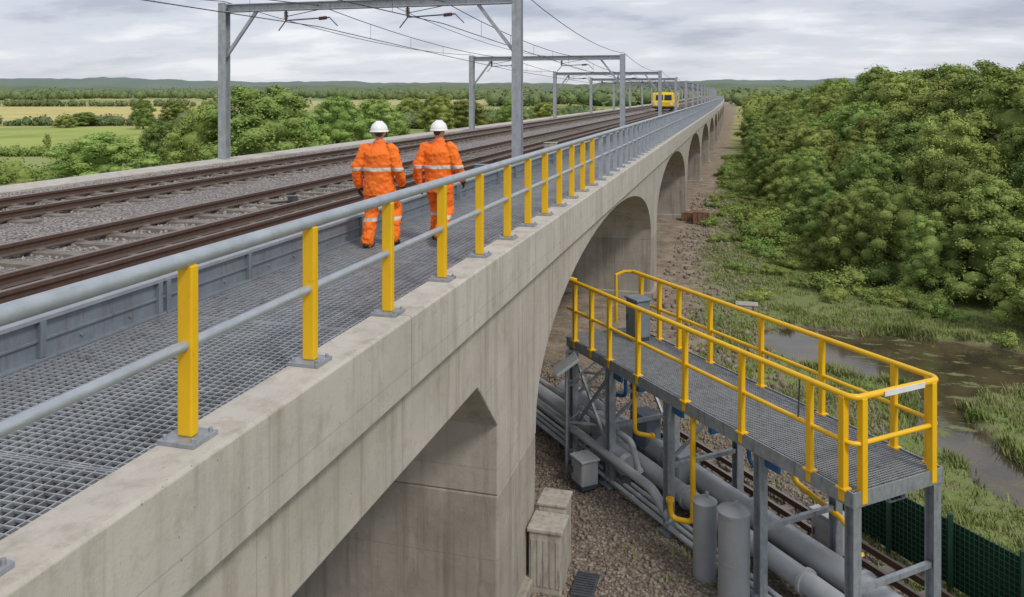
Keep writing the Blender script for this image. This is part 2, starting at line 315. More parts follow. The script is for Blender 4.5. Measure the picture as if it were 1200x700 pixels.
def ridge(name,R,base,amp,seed,mat,label):
    n=300; r=np.random.default_rng(seed); ph=r.uniform(0,6,6); vs=[];fs=[]
    for i in range(n):
        a=math.radians(-62+124*i/(n-1)); hh=base+amp*sum(math.sin(a*k*1.7+ph[j])/(1+j*.6) for j,k in enumerate((2,5,9,17,31,57)))/2.2
        hh+=r.uniform(-1,1)*amp*.12
        for k,(dr,f_) in enumerate(((0,0),(120,.55),(260,.95),(420,1.0),(900,.6),(1500,0))):
            ax=a-TH; rr=R+dr; vs.append((math.sin(ax)*rr,math.cos(ax)*rr,max(hh,3)*f_-1+(r.uniform(-1,1)*1.2 if f_>0 else 0)))
    for i in range(n-1):
        for k in range(5): b=i*6+k; fs.append((b,b+6,b+7,b+1))
    tag(raw(name,vs,fs,mat),label,'hill',kind='structure')
HILL1=simple('hill_wood_near',(.085,.125,.065),(.15,.185,.09),.012,.95,0,0); HILL2=simple('hill_haze_tint',(.125,.17,.145),(.155,.20,.165),.006,.95,0,0)  # farthest ridge: distance haze is painted in as a bluer base colour
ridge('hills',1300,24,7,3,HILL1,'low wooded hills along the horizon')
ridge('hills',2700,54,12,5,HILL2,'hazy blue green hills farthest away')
# ---------------------------------------------------------------- vegetation
def rdirs(n): d=rng.normal(size=(n,3)); return d/np.linalg.norm(d,axis=1,keepdims=True)
def leaves(cent,rad,n,size,squash=1.0,core=.7,nshell=(.72,1.1),jit=.9):
    k=len(cent); d=rdirs(k*n); c=np.repeat(cent,n,0); r=np.repeat(rad,n)*rng.uniform(*nshell,k*n)
    d2=d.copy(); d2[:,2]*=squash; P=c+d2*r[:,None]
    nn=d+np.array([0,0,.5])+rdirs(k*n)*jit; nn/=np.linalg.norm(nn,axis=1,keepdims=True)
    t=np.cross(nn,rdirs(k*n)); t/=np.linalg.norm(t,axis=1,keepdims=True)+1e-9; b=np.cross(nn,t); s=(size*rng.uniform(.5,1.35,k*n))[:,None]
    V=np.stack([P-t*s*.5,P-b*s*.32+t*s*.08,P+t*s*.55,P+b*s*.32+t*s*.08],1).reshape(-1,3); Fc=np.arange(len(V)).reshape(-1,4)
    if core:
        th=np.linspace(-1.45,1.45,6); ph=np.linspace(0,2*np.pi,9)[:-1]; g=np.array([(math.cos(a)*math.cos(q),math.cos(a)*math.sin(q),math.sin(a)) for a in th for q in ph]); g[:,2]*=squash
        cf=np.array([(i*8+j,i*8+(j+1)%8,(i+1)*8+(j+1)%8,(i+1)*8+j) for i in range(5) for j in range(8)])
        CV=(cent[:,None,:]+g[None]*rad[:,None,None]*core).reshape(-1,3); CF=(cf[None]+(np.arange(k)*48)[:,None,None]).reshape(-1,4)+len(V)
        V=np.concatenate([V,CV]); Fc=np.concatenate([Fc,CF])
    return V,Fc
def make_tree(H,R,low,nl,n,size,leafmat,name='broadleaf_tree'):
    root=thing(name,(0,0,0),'t','tree')
    cs=[];rs=[]
    for i in range(nl):
        f=((i+.5)/nl)**.85; z=H*(low+(.95-low)*f); env=R*(math.sin(math.pi*min(1,.2+.74*f)))**.65*rng.uniform(.8,1.12); a=i*2.4+rng.uniform(-.8,.8)
        q=env*rng.uniform(.4,.88)**.6; cs.append((q*math.cos(a),q*math.sin(a),z+rng.uniform(-.15,.15))); rs.append(R*rng.uniform(.17,.30)*(1.12-.4*f))
    for f in (.25,.42,.6,.76): cs.append((rng.uniform(-.15,.15)*R,rng.uniform(-.15,.15)*R,H*(low+(1-low)*f))); rs.append(R*(.66-.3*abs(f-.4)))
    cs=np.array(cs); rs=np.array(rs); V,Fc=leaves(cs,rs,n,size,.85,.68,(.65,1.22),.95)
    raw('crown',V,Fc,leafmat,root)
    t=MB(); t.tube([(0,0,-.4),(.03,.02,H*.2),(-.04,.05,H*.45),(0,0,H*.72)],[.2*R/2.2,.15*R/2.2,.1*R/2.2,.04],8)
    for i in range(0,nl,4):
        c_=cs[i]; z0=max(.2*H,c_[2]*.6); t.tube([(0,0,z0),(c_[0]*.5,c_[1]*.5,(z0+c_[2])/2+.1),tuple(c_)],[.07,.05,.02],6)
    t.build('trunk',BARK,root,smooth=True); return root
protos=[make_tree(6.5,2.4,.10,58,260,.118,LEAF),make_tree(6.5,2.2,.06,62,250,.105,LEAF),make_tree(6.8,2.5,.12,58,260,.12,LEAFL),make_tree(6.0,2.6,.08,58,270,.11,LEAF),make_tree(7.0,2.1,.08,56,260,.11,LEAF)]
first=[True]*5
def put(pi,x,y,sx,sz,label,group,z=None):
    if first[pi]: r=protos[pi]; first[pi]=False
    else: r=copy_tree(protos[pi])
    r.location=(x,y,float(gh(x,y)) if z is None else z); r.scale=(sx*random.uniform(.9,1.1),sx,sz); r.rotation_euler=(random.uniform(-.06,.06),random.uniform(-.06,.06),random.uniform(0,6.28)); tag(r,label,'tree',group)
    if group is None and 'group' in r: del r['group']
    return r
GW='trees of the dense wood right of the viaduct'; LW='broadleaf tree inside the dense wood right of the viaduct'
GE='trees on the near edge of the wood'; LE='leafy green tree on the edge of the wood facing the viaduct'
cnt=0; Y=29.2
while Y<135:
    st=2.9+Y*.02; X=float(edge(Y))+1.6+random.uniform(-.4,.6); row=0
    while X<.305*Y+3.5 and X<50:
        dpt=X-float(edge(Y)); Hh=min(6.9,3.0+.30*dpt+max(0,(Y-55)*.012))*random.uniform(.8,1.2)
        pi=random.choice([0,1,3,4,0,1,2,3,4,1])
        put(pi,X,Y+random.uniform(-.9,.9),Hh/6.5*random.uniform(1.0,1.45),Hh/6.5, LE if row==0 else LW, GE if row==0 else GW); cnt+=1; row+=1
        X+=st*random.uniform(.75,1.2)*min(1.15,Hh/5.5)
    Y+=st*.9
print('trees',cnt)
def leftree(px,py,hpx,wpx,label,pi=0):
    x,y=gp(px,py); zc=F*CZ/(py-YH); Hh=hpx*zc/F; W=wpx*zc/F; put(pi,x,y,W/4.6,Hh/6.5,label,None)
leftree(308,243,137,150,'large full light green tree behind the left mast of the first gantry',2)
leftree(248,240,112,96,'bushy green tree just left of the first gantry mast',2)
leftree(345,225,94,74,'rounded lower tree right of the large gantry tree',2)
leftree(190,215,74,66,'rounded tree in the hedge between pasture and gantry',0)
leftree(118,236,76,118,'wide bright green bush behind the far parapet at left',2)
leftree(36,240,32,66,'low green bush at the left end of the hedge',3)
leftree(168,152,34,30,'single tall tree standing at the pasture hedge',4)
leftree(205,150,32,36,'round tree right of the single tall hedge tree',0)
leftree(395,178,62,72,'green tree between the gantry and the left hand worker',2)
leftree(440,172,54,62,'green tree seen behind the left hand worker',2)
leftree(512,160,50,46,'upright tree above the right hand worker',0)
leftree(545,158,44,54,'spreading tree left of the second gantry',3)
leftree(482,150,34,40,'round tree between the two workers in the distance',2)
leftree(100,148,17,34,'small field tree left of the tall hedge tree',0)
leftree(78,150,15,26,'small round tree at the middle of the pasture hedge',3)
leftree(55,176,18,11,'slim dark young tree in the pasture',4)
leftree(600,150,32,44,'bushy tree between the right mast and second gantry',1)
leftree(640,145,26,38,'small tree behind the second gantry',0)
for i in range(5):
    if first[i]: protos[i].location=(60,120,0); tag(protos[i],LW,'tree',GW)
def hedge(p0,p1,n,r,size,label,nl=60,name='hedgerow',depth=1.0,mat=LEAFF):
    a=np.array(gp(*p0)); b=np.array(gp(*p1)); t=rng.uniform(0,1,n); P=a+(b-a)*t[:,None]+rng.normal(size=(n,2))*r*depth
    rad=r*rng.uniform(.5,1.5,n); c=np.column_stack([P,rad*.75]); V,Fc=leaves(c,rad,nl,size,1.0); return tag(raw(name,V,Fc,mat),label,'hedge')
hedge((-60,147.5),(236,147.5),90,1.1,.5,'long hedge between the green pasture and the straw field')
hedge((-80,184),(215,182),90,.6,.26,'low hedge along the near side of the pasture',110,mat=LEAF)
hedge((-80,214),(150,214),60,.8,.22,'scrubby hedge just behind the far parapet at left',150,mat=LEAFL)
hedge((-60,125),(250,125),90,2.0,1.0,'dark hedge line behind the straw field')
hedge((243,180),(262,126),50,2.2,.7,'hedge running away from the viaduct beside the straw field')
hedge((330,166),(470,158),60,1.4,.35,'rough hedge right of the large gantry tree',120,mat=LEAF)
hedge((470,152),(700,136),90,1.7,.5,'hedge bordering the viaduct under the second gantry',100)
cs=[];rs=[]
for i in range(7000):
    px=random.uniform(-60,1240); py=YH+random.choice([random.uniform(2.0,8),random.uniform(2.5,16),random.uniform(2,5)]); zc=F*CZ/(py-YH); x,y=gp(px,py)
    if -19<x-bendx(y)<-.5 and y<1500: continue
    den=wob(x*.009,y*.009)+.3*wob(x*.03,y*.02)
    if px<262 and 9<py-YH<21: continue
    if 345<px<575 and 8.5<py-YH<16.5: continue
    if px>860: den+=1.2
    if den<-.05: continue
    r_=random.uniform(2.8,5.4)*(1+zc/2000); cs.append((x,y,r_*random.uniform(.5,1.0))); rs.append(r_)
V,Fc=leaves(np.array(cs),np.array(rs),30,2.2); tag(raw('distant_woodland',V,Fc,LEAFF),'distant woods scattered across the plain to the horizon','woodland',kind='stuff')
cs=[];rs=[]
for i in range(1700):
    y=random.uniform(125,620); x=float(edge(y))+random.uniform(2,.34*y+25); r_=random.uniform(1.9,3.2); cs.append((x,y,random.uniform(2.6,4.8)*min(1,(x-float(edge(y)))/8+.45))); rs.append(r_)
V,Fc=leaves(np.array(cs),np.array(rs),110,.7); tag(raw('distant_woodland',V,Fc,LEAF),'far part of the wood running beside the viaduct to the horizon','woodland',kind='stuff')
def mkshrub(R,n,size,mat):
    k=12; cs=np.column_stack([rng.uniform(-.7,.7,k)*R,rng.uniform(-.7,.7,k)*R,rng.uniform(.12,.7,k)*R]); V,Fc=leaves(cs,rng.uniform(.22,.42,k)*R,n,size,.9,.6,(.5,1.3),1.1); root=thing('shrub',(0,0,0),'s','shrub'); raw('foliage',V,Fc,mat,root)
    t=MB()
    for i in range(4): c_=cs[i]; t.tube([(0,0,-.1),(c_[0]*.5,c_[1]*.5,c_[2]*.5),tuple(c_)],[.03,.02,.01],5)
    t.build('stem',BARK,root); return root
sp_=[mkshrub(.8,260,.068,LEAF),mkshrub(.8,260,.07,LEAFL),mkshrub(.85,280,.058,LEAF)]; sf=[True]*3
def shrub(x,y,s,label='low green shrub on the rough bank between the viaduct and the wood',group='low shrubs on the bank'):
    i=random.randint(0,2)
    if sf[i]: r=sp_[i]; sf[i]=False
    else: r=copy_tree(sp_[i])
    r.location=(x,y,float(gh(x,y))-.05); r.scale=(s,s,s*random.uniform(.55,.95)); r.rotation_euler=(0,0,random.uniform(0,6)); tag(r,label,'shrub',group)
k=0
while k<190:
    y=random.uniform(18,95); x=random.uniform(-1.0,1)*1.3+ (float(edge(y))-.5 if random.random()<.5 else random.uniform(-1.2,max(.5,float(edge(y)))))
    if x<-2.0 or x>.34*y+1 or pondd(x,y)<.15 or strd(x,y)<.2 or (y<23 and x<2.6): continue
    shrub(x,y,random.uniform(.25,.9)); k+=1
k=0
while k<95:
    y=random.uniform(28.3,95); x=float(edge(y))+random.uniform(-1.1,1.3)
    if pondd(x,y)<.2: continue
    shrub(x,y,random.uniform(.8,1.9),'tall bushy shrub at the foot of the wood edge','tall shrubs at the foot of the wood'); k+=1
def grass(n,fn,hmin,hmax,name,label,bl=7):
    P=np.array([fn() for _ in range(n)]); zz=gh(P[:,0],P[:,1]); P=np.repeat(np.column_stack([P,zz]),bl,0); M_=len(P)
    P[:,:2]+=rng.normal(size=(M_,2))*.07; a=rng.uniform(0,6.28,M_); l=rng.uniform(.2,1.0,M_); hh=rng.uniform(hmin,hmax,M_); wd=.012+hh*.035
    dx=np.cos(a);dy=np.sin(a); A=P+np.column_stack([-dy*wd,dx*wd,-.02+0*a]); B=P+np.column_stack([dy*wd,-dx*wd,-.02+0*a]); C_=P+np.column_stack([dx*l*hh,dy*l*hh,hh])
    V=np.stack([A,B,C_],1).reshape(-1,3); return tag(raw(name,V,np.arange(len(V)).reshape(-1,3),GRASSM),label,'grass',kind='stuff')
def gf():
    while True:
        y=random.choice([random.uniform(12,30),random.uniform(14,75)]); x=random.uniform(-1.8,12) if y<32 else random.uniform(-1.8,float(edge(y))+1)
        if x>.34*y+2: continue
        lim_=-1.25+3.5*max(0,min(1,(27-y)/11)); 
        if x<lim_+1.3*float(wob(x,y,.7)) and random.random()>.08: continue
        if pondd(x,y)<.05 or strd(x,y)<.0: continue
        if float(wob(x,y,.55))+.6*float(wob(x+3,y,1.7))<-.1 and random.random()<.75: continue
        return x,y
grass(17000,gf,.03,.14,'grass','rough green grass on the bank and stream edges')
def rf():
    while True:
        x=random.uniform(1,12); y=random.uniform(13,28); a,b_=float(pondd(x,y)),float(strd(x,y))
        if x>.34*y+1: continue
        if (-.3<a<.35 or -.08<b_<.25) and float(wob(x,y,1.3))>.1: return x,y
grass(1300,rf,.08,.26,'grass','taller reedy grass fringing the shallow stream',8)
def rocks(name,n,fn,smin,smax,mat,label,zf=None):
    base=np.array([(-1,-1,-1),(1,-1,-1),(1,1,-1),(-1,1,-1),(-1,-1,1),(1,-1,1),(1,1,1),(-1,1,1)],float)*.5
    fb=np.array([(0,3,2,1),(4,5,6,7),(0,1,5,4),(1,2,6,5),(2,3,7,6),(3,0,4,7)])
    P=np.array([fn() for _ in range(n)]); zz=gh(P[:,0],P[:,1]) if zf is None else np.full(n,zf)
    s=rng.uniform(smin,smax,n)*rng.choice([1,1,1,1.5],n); V=base[None]*rng.uniform(.55,1.1,(n,8,3))
    q=rng.normal(size=(n,4)); q/=np.linalg.norm(q,axis=1,keepdims=True); w_,x_,y_,z_=q.T
    R=np.stack([1-2*(y_*y_+z_*z_),2*(x_*y_-z_*w_),2*(x_*z_+y_*w_),2*(x_*y_+z_*w_),1-2*(x_*x_+z_*z_),2*(y_*z_-x_*w_),2*(x_*z_-y_*w_),2*(y_*z_+x_*w_),1-2*(x_*x_+y_*y_)],-1).reshape(n,3,3)
    V=np.einsum('nij,nkj->nki',R,V)*s[:,None,None]; V+=np.column_stack([P,zz+s*.12])[:,None,:]
    Fc=(fb[None]+(np.arange(n)*8)[:,None,None]).reshape(-1,4); return tag(raw(name,V.reshape(-1,3),Fc,mat),label,'stones',kind='stuff')
rocks('gravel',19000,lambda:(random.uniform(-6,3.2),random.uniform(10.5,22)),.018,.055,STONE,'loose brown stones strewn under the steel platform')
rocks('gravel',1700,lambda:(random.uniform(-3,1.1),random.uniform(20,62)),.04,.14,STONE,'scattered stones along the dirt track beside the piers')
# ---------------------------------------------------------------- viaduct
BEND=True
Y0,Y1=-8.0,640.0
XO,XS,XFAR=-3.01,-3.11,-15.5
via=thing('viaduct',(-9,0,0),'long arched concrete railway viaduct carrying two tracks into the distance','viaduct')
b=MB(); b.boxy(XFAR+.1,XS,Y0,Y1,Z(2.851),Z(2.6)); b.build('deck',CONC,via)
PW=2.1; PP=19.65; pst=10.4; ZT=Z(2.852); SPR=Z(5.4); CR=Z(2.98)
def span_poly(a,c):
    y0=a+PW/2;y1=c-PW/2;p=[(a,ZT),(a,SPR),(y0,SPR)]; n=28
    for i in range(1,n):
        t=math.pi*(1-i/n); yy=(y0+y1)/2+math.cos(t)*(y1-y0)/2; zz=SPR+(CR-SPR)*abs(math.sin(t))**.82; p.append((yy,zz))
    return p+[(y1,SPR),(c,SPR),(c,ZT)]
b=MB(); pc=pst+PW/2; b.prismx([(Y0,ZT),(Y0,Z(3.65)),(pst-.86,Z(3.65)),(pst,Z(4.46)),(pst,SPR),(pc,SPR),(pc,ZT)],XFAR+.2,XS); b.build('beam_span',CONC,via,bevel=.02)
for i in range(26):
    a=pc+i*PP; b=MB(); b.prismx(span_poly(a,a+PP),XFAR+.2,XS); b.build('arch_span',CONC,via)
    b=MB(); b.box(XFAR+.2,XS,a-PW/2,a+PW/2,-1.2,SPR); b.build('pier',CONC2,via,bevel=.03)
    if i<5: b=MB(); b.box(XFAR,XS+.12,a-PW/2-.12,a+PW/2+.12,-1,.18); b.build('pier_footing',CONC2,via,bevel=.03)
seg=4.9; y=7.2-seg*3
PPOLY=[(XO-.39,Z(2.60)),(XO-.39,Z(2.14)),(XO-.375,Z(2.13)),(XO-.02,Z(2.13)),(XO,Z(2.15)),(XO,Z(2.83)),(XO-.03,Z(2.85)),(XS-.02,Z(2.85)),(XS-.02,Z(2.60))]
while y<300:
    b=MB(); b.prismy(PPOLY,y+.006,y+seg-.006); b.build('parapet',CONCP,via,bevel=.006); y+=seg
b=MB(); b.prismy(PPOLY,y,Y1); b.build('parapet',CONCP,via)
y=-8; FP=[(-14.65,Z(2.6)),(-14.65,Z(2.05)),(-15.45,Z(2.02)),(-15.5,Z(2.06)),(-15.5,Z(2.85)),(-15.3,Z(2.85)),(-15.3,Z(2.6))]
while y<200:
    b=MB(); b.prismy(FP,y+.008,y+7.99); b.build('far_parapet',CONCP,via,bevel=.01); y+=8
b=MB(); b.prismy(FP,y,Y1); b.build('far_parapet',CONCP,via)
b=MB(); b.boxy(-5.95,-5.82,Y0,Y1,Z(2.6),Z(2.0)); b.build('retaining_kerb',CONC,via)
xb=axis([(-14.66,-5.95,50)]); xb=np.append(xb,-5.95); yb=np.concatenate([axis([(Y0,30,150),(30,90,80),(90,Y1,60)]),[Y1]])
XB,YB=np.meshgrid(xb,yb); ZB=Z(2.10)+.018*wob(XB*3,YB*3)+.012*rng.normal(size=XB.shape); ZB=ZB+.05*np.exp(-((XB+10.2)/.8)**2)
XB=XB-KB*np.maximum(0,YB-85)**2
ib=np.arange(XB.size).reshape(XB.shape); fb=np.stack([ib[:-1,:-1],ib[:-1,1:],ib[1:,1:],ib[1:,:-1]],-1).reshape(-1,4)
tag(raw('ballast',np.stack([XB,YB,ZB],-1).reshape(-1,3),fb,BALL,smooth=True),'grey crushed stone ballast bed under both tracks','ballast',kind='stuff')
rocks('ballast',24000,lambda:(random.uniform(-14.6,-6.0),4+28*random.random()**1.15),.022,.042,BSTONE,'loose grey ballast stones lying between the rails',Z(2.10))
def track(xa,xc,label,guard=None):
    t=thing('railway_track',((xa+xc)/2,0,Z(2.1)),label,'railway track'); mid=(xa+xc)/2
    def railpoly(x,s=1): return [(x-.07*s,Z(2.05)),(x+.07*s,Z(2.05)),(x+.07*s,Z(2.03)),(x+.012,Z(2.01)),(x+.012,Z(1.945)),(x+.036,Z(1.935)),(x+.036,Z(1.90)),(x+.028,Z(1.893)),(x-.028,Z(1.893)),(x-.036,Z(1.90)),(x-.036,Z(1.935)),(x-.012,Z(1.945)),(x-.012,Z(2.01)),(x-.07*s,Z(2.03))]
    for x in (xa,xc): b=MB(); b.prismy(railpoly(x),Y0,Y1); b.build('rail',RAILM,t)
    if guard:
        for g in guard: b=MB(); b.prismy(railpoly(g),Y0,Y1); b.build('guard_rail',RAILM,t)
    sb=MB(); sb.prismx([(-.13,Z(2.25)),(.13,Z(2.25)),(.11,Z(2.052)),(-.11,Z(2.052))],mid-1.22,mid+1.22)
    for x in (xa,xc):
        for sx in (-1,1): sb.box(x+sx*.11-.03,x+sx*.11+.03,-.05,.05,Z(2.052),Z(2.02))
    s0=sb.build('sleeper',SLEEP,t); s0.location=(0,2.0,0); y=2.65
    for i in range(99): c_=s0.copy(); COL.objects.link(c_); c_.parent=t; c_.location=(0,y,0); y+=.65
    b=MB()
    while y<330: b.box(mid-1.22,mid+1.22,y-.12,y+.12,Z(2.2),Z(2.052)); y+=.65
    b.build('sleepers',SLEEP,t)['kind']='stuff'
    return t
track(-8.85,-7.42,'near railway track with rusty brown rails beside the steel barrier',guard=(-6.78,))
track(-12.78,-11.35,'far railway track along the left side of the viaduct')
bar=thing('trackside_barrier',(-5.7,0,Z(2.25)),'low blue grey steel barrier between the grating walkway and the ballast','barrier')
b=MB(); L0=3.0; BT=1.88
b.box(-5.69,-5.675,0.01,L0-.01,Z(2.25),Z(BT+.04)); b.box(-5.80,-5.63,0.005,L0-.005,Z(BT+.04),Z(BT),1); b.box(-5.675,-5.60,.01,L0-.01,Z(2.25),Z(2.225)); b.box(-5.675,-5.655,.01,L0-.01,Z(2.095),Z(2.07))
for yy in (0.06,1.5,2.94): b.box(-5.6749,-5.625,yy-.03,yy+.03,Z(2.224),Z(BT+.041))
for yy in (.45,1.05,1.95,2.55): b.tube([(-5.69,yy,Z(2.16)),(-5.655,yy,Z(2.16))],.016,6)
pan=b.build('panel',[BARR,BARRT],bar,bevel=.004)
for i in range(1,70):
    c_=copy_tree(pan,bar); c_.location=(bendx(-2+3*i),-2+3*i,0)
pan.location=(0,-2,0)
b=MB(); b.boxy(-5.80,-5.63,208,Y1,Z(2.25),Z(BT)); b.build('panel',BARR,bar)
GX0,GX1=-5.62,-3.42
def grating(name,label,group):
    r=thing(name,(GX0,0,Z(2.25)),label,'grating',group); b=MB(); z1=Z(2.25)
    for k in range(28): x=GX0+.03+(GX1-GX0-.06)*k/27; b.box(x-.0055,x+.0055,.01,2.99,z1-.032,z1)
    b.build('bearing_bars',GRATE,r); b=MB()
    for k in range(44): yy=.04+k*.0679; b.box(GX0+.012,GX1-.012,yy-.0055,yy+.0055,z1-.014,z1+.001)
    b.build('cross_bars',GRATE,r); b=MB()
    b.box(GX0,GX0+.012,.005,2.995,z1-.04,z1+.002); b.box(GX1-.012,GX1,.005,2.995,z1-.04,z1+.002); b.box(GX0+.013,GX1-.013,.005,.015,z1-.04,z1+.0022); b.box(GX0+.013,GX1-.013,2.985,2.995,z1-.04,z1+.0022)
    b.build('edge_frame',GRATE,r); return r
g0=grating('walkway_grating','grey open steel grating forming the viaduct walkway floor','walkway gratings')
for i in range(1,24): c_=copy_tree(g0); c_.location=(GX0,-2+3*i,Z(2.25))
g0.location=(GX0,-2,Z(2.25))
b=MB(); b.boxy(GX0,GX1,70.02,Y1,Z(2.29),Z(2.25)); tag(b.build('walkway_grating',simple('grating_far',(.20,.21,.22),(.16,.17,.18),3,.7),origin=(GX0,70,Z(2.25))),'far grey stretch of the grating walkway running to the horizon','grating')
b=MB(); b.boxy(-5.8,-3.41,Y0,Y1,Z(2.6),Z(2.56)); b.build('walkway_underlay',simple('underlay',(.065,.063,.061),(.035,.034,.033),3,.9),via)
hr=thing('handrail',(-3.26,0,Z(2.13)),'long tubular handrail with yellow posts on the concrete parapet','handrail')
RX=-3.26; TY=[Y0]+YCUT[:24]+[Y1]
b=MB(); b.tube([(RX,q,Z(1.02)) for q in TY],.050,16); b.build('top_rail',RAILT,hr,smooth=True)
b=MB(); b.tube([(RX,q,Z(1.545)) for q in TY],.034,14); b.build('mid_rail',RAILT,hr,smooth=True)
def post(mat):
    b=MB(); b.box(RX-.052,RX+.052,-.036,.036,Z(2.10),Z(1.055)); p=b.build('post',mat,hr,bevel=.01)
    b=MB(); b.box(RX-.13,RX+.13,-.12,.12,Z(2.13),Z(2.10))
    for sx in (-.1,.1):
        for sy in (-.085,.085): b.tube([(RX+sx,sy,Z(2.11)),(RX+sx,sy,Z(2.075))],.014,6)
    b.build('base_plate',GALV,p,bevel=.004); return p
PYL=post(YEL); PGR=post(RAILT)
pys=[4.26-1.475*2+1.475*j for j in range(6)]
for d_ in (1.39,1.32,1.2): pys.append(pys[-1]+d_)
while len(pys)<98: pys.append(pys[-1]+1.18)
fy=fg_=True
for i,y in enumerate(pys):
    src=PYL if i<14 else PGR
    if src is PYL and fy: c_=src; fy=False
    elif src is PGR and fg_: c_=src; fg_=False
    else: c_=copy_tree(src,hr)
    c_.location=(bendx(y),y,0)
b=MB(); y+=1.18
while y<400: b.box(RX-.05,RX+.05,y-.04,y+.04,Z(2.13),Z(1.06)); y+=1.18
b.build('posts',RAILT,hr)['kind']='stuff'
def hsec(b,x,y,z0,z1,w=.26,d=.26,t=.022):
    b.box(x-w/2,x+w/2,y-d/2,y-d/2+t,z0,z1); b.box(x-w/2,x+w/2,y+d/2-t,y+d/2,z0,z1); b.box(x-t/2,x+t/2,y-d/2+t*.9,y+d/2-t*.9,z0+.001,z1-.001)
MX1=-5.92
def gantry(Y,top,label,group,detail=True,w=.26,MX0=-15.3):
    g=thing('overhead_line_gantry',((MX0+MX1)/2+bendx(Y),Y,Z(2.0)),label,'gantry',group)
    for x in (MX0,MX1):
        zb=Z(2.0) if x==MX1 else (Z(2.03) if MX0<-15 else Z(2.1))
        b=MB(); hsec(b,x,Y,zb,Z(-top-.05),w,w); p=b.build('mast',MASTM,g)
        if detail: b=MB(); b.box(x-.22,x+.22 if x==MX0 else x+.2,Y-.22,Y+.22,zb-.04,zb+.02); b.build('base_plate',MASTM,p)
    zt=Z(-top+.12); b=MB(); b.box(MX0+.1,MX1-.1,Y-.13,Y+.13,zt+.09,zt+.12); b.box(MX0+.1,MX1-.1,Y-.13,Y+.13,zt-.12,zt-.09); b.box(MX0+.1,MX1-.1,Y-.012,Y+.012,zt-.091,zt+.091)
    b.build('cross_beam',MASTM,g,bevel=.005)
    for x,sx in ((MX0,1),(MX1,-1)): b=MB(); b.beam((x+sx*.1,Y,zt-1.45),(x+sx*1.15,Y,zt-.1),.09,.09); b.build('knee_brace',MASTM,g)
    for xt in (-8.1,-12.05):
        b=MB(); xs_=xt-1.1; b.tube([(xs_,Y,zt-.12),(xs_,Y,zt-.42)],.03,8); b.tube([(xs_,Y,zt-.42),(xt+.35,Y,zt-.36)],.02,8); b.tube([(xs_,Y,zt-.42),(xs_-.25,Y,zt-.72)],.018,6)
        b.tube([(xt+.35,Y,zt-.36),(xt+.62,Y,zt-.62)],.016,6); b.tube([(xs_,Y,zt-.3),(xt,Y,zt-.12)],.012,6)
        c_=b.build('registration_arm',STEELD,g,smooth=True)
        b=MB(); b.tube([(xs_,Y,zt-.15),(xs_,Y,zt-.38)],.03,8)
        for k in range(5): b.tube([(xs_,Y,zt-.16-k*.045),(xs_,Y,zt-.185-k*.045)],.065,10)
        b.build('insulator',INSUL,c_,smooth=True)
        b=MB(); b.tube([(xt,Y,zt-.384),(xt+.27,Y,zt-.366)],.03,8)
        for k in range(5): b.tube([(xt+.02+k*.05,Y,zt-.385+k*.004),(xt+.045+k*.05,Y,zt-.385+k*.004)],.055,10)
        b.build('insulator',INSUL,c_,smooth=True)
GY=[21.7,42.8,63.9,80.5]+[96+15*k for k in range(0,24)]
def gtop(k): return [2.72,2.0,1.65,1.45][k] if k<4 else 1.35
for k,Y in enumerate(GY):
    lab=['nearest grey steel overhead line gantry spanning both tracks by the workers','second steel overhead line gantry from the camera','third steel overhead line gantry from the camera'][k] if k<3 else 'distant grey overhead line gantry in the row beyond the third'
    gantry(Y,gtop(k),lab,None if k<3 else 'distant overhead line gantries',k<8,MX0=-15.3 if k==0 else -14.3)
def wire(x,dz,sag,label,r=.012,drop=None,name='overhead_wire',x0=None):
    o=thing(name,(x,0,Z(-1)),label,'wire'); b=MB(); Ys=[0.5]+GY; pts=[]
    def zt(k): return Z(-gtop(max(0,k-1)))+dz
    for k in range(len(Ys)-1):
        for j in range(8):
            t=j/8; yy=Ys[k]+(Ys[k+1]-Ys[k])*t; xx=x if x0 is None else (x0 if yy<21.8 else x0+(x-x0)*min(1,(yy-21.7)/21.1)); pts.append((xx,yy,zt(k)*(1-t)+zt(k+1)*t-sag*4*t*(1-t)))
    b.tube(pts,r,5); b.build('wire',WIREM,o)
    if drop is not None:
        b=MB()
        for k in range(8):
            for j in range(1,6):
                t=j/6; yy=Ys[k]+(Ys[k+1]-Ys[k])*t; z1=zt(k)*(1-t)+zt(k+1)*t; b.tube([(x,yy,z1-sag*4*t*(1-t)),(x,yy,z1-dz+drop)],.006,4)
        b.build('droppers',WIREM,o)['kind']='stuff'
for xt,nm in ((-8.1,'near'),(-12.05,'far')):
    wire(xt,-.12,.28,'sagging upper catenary wire over the %s track'%nm,.013,drop=-.75)
    wire(xt,-.75,0.02,'straight lower contact wire over the %s track'%nm,.013)
wire(MX1+.1,.1,.35,'feeder wire running along the tops of the right hand masts',.012)
wire(-14.3,.1,.35,'feeder wire along the tops of the left hand masts',.012,x0=-15.3)
wire(-10.1,.0,.3,'return wire hung mid way between the two tracks',.010)
BEND=False
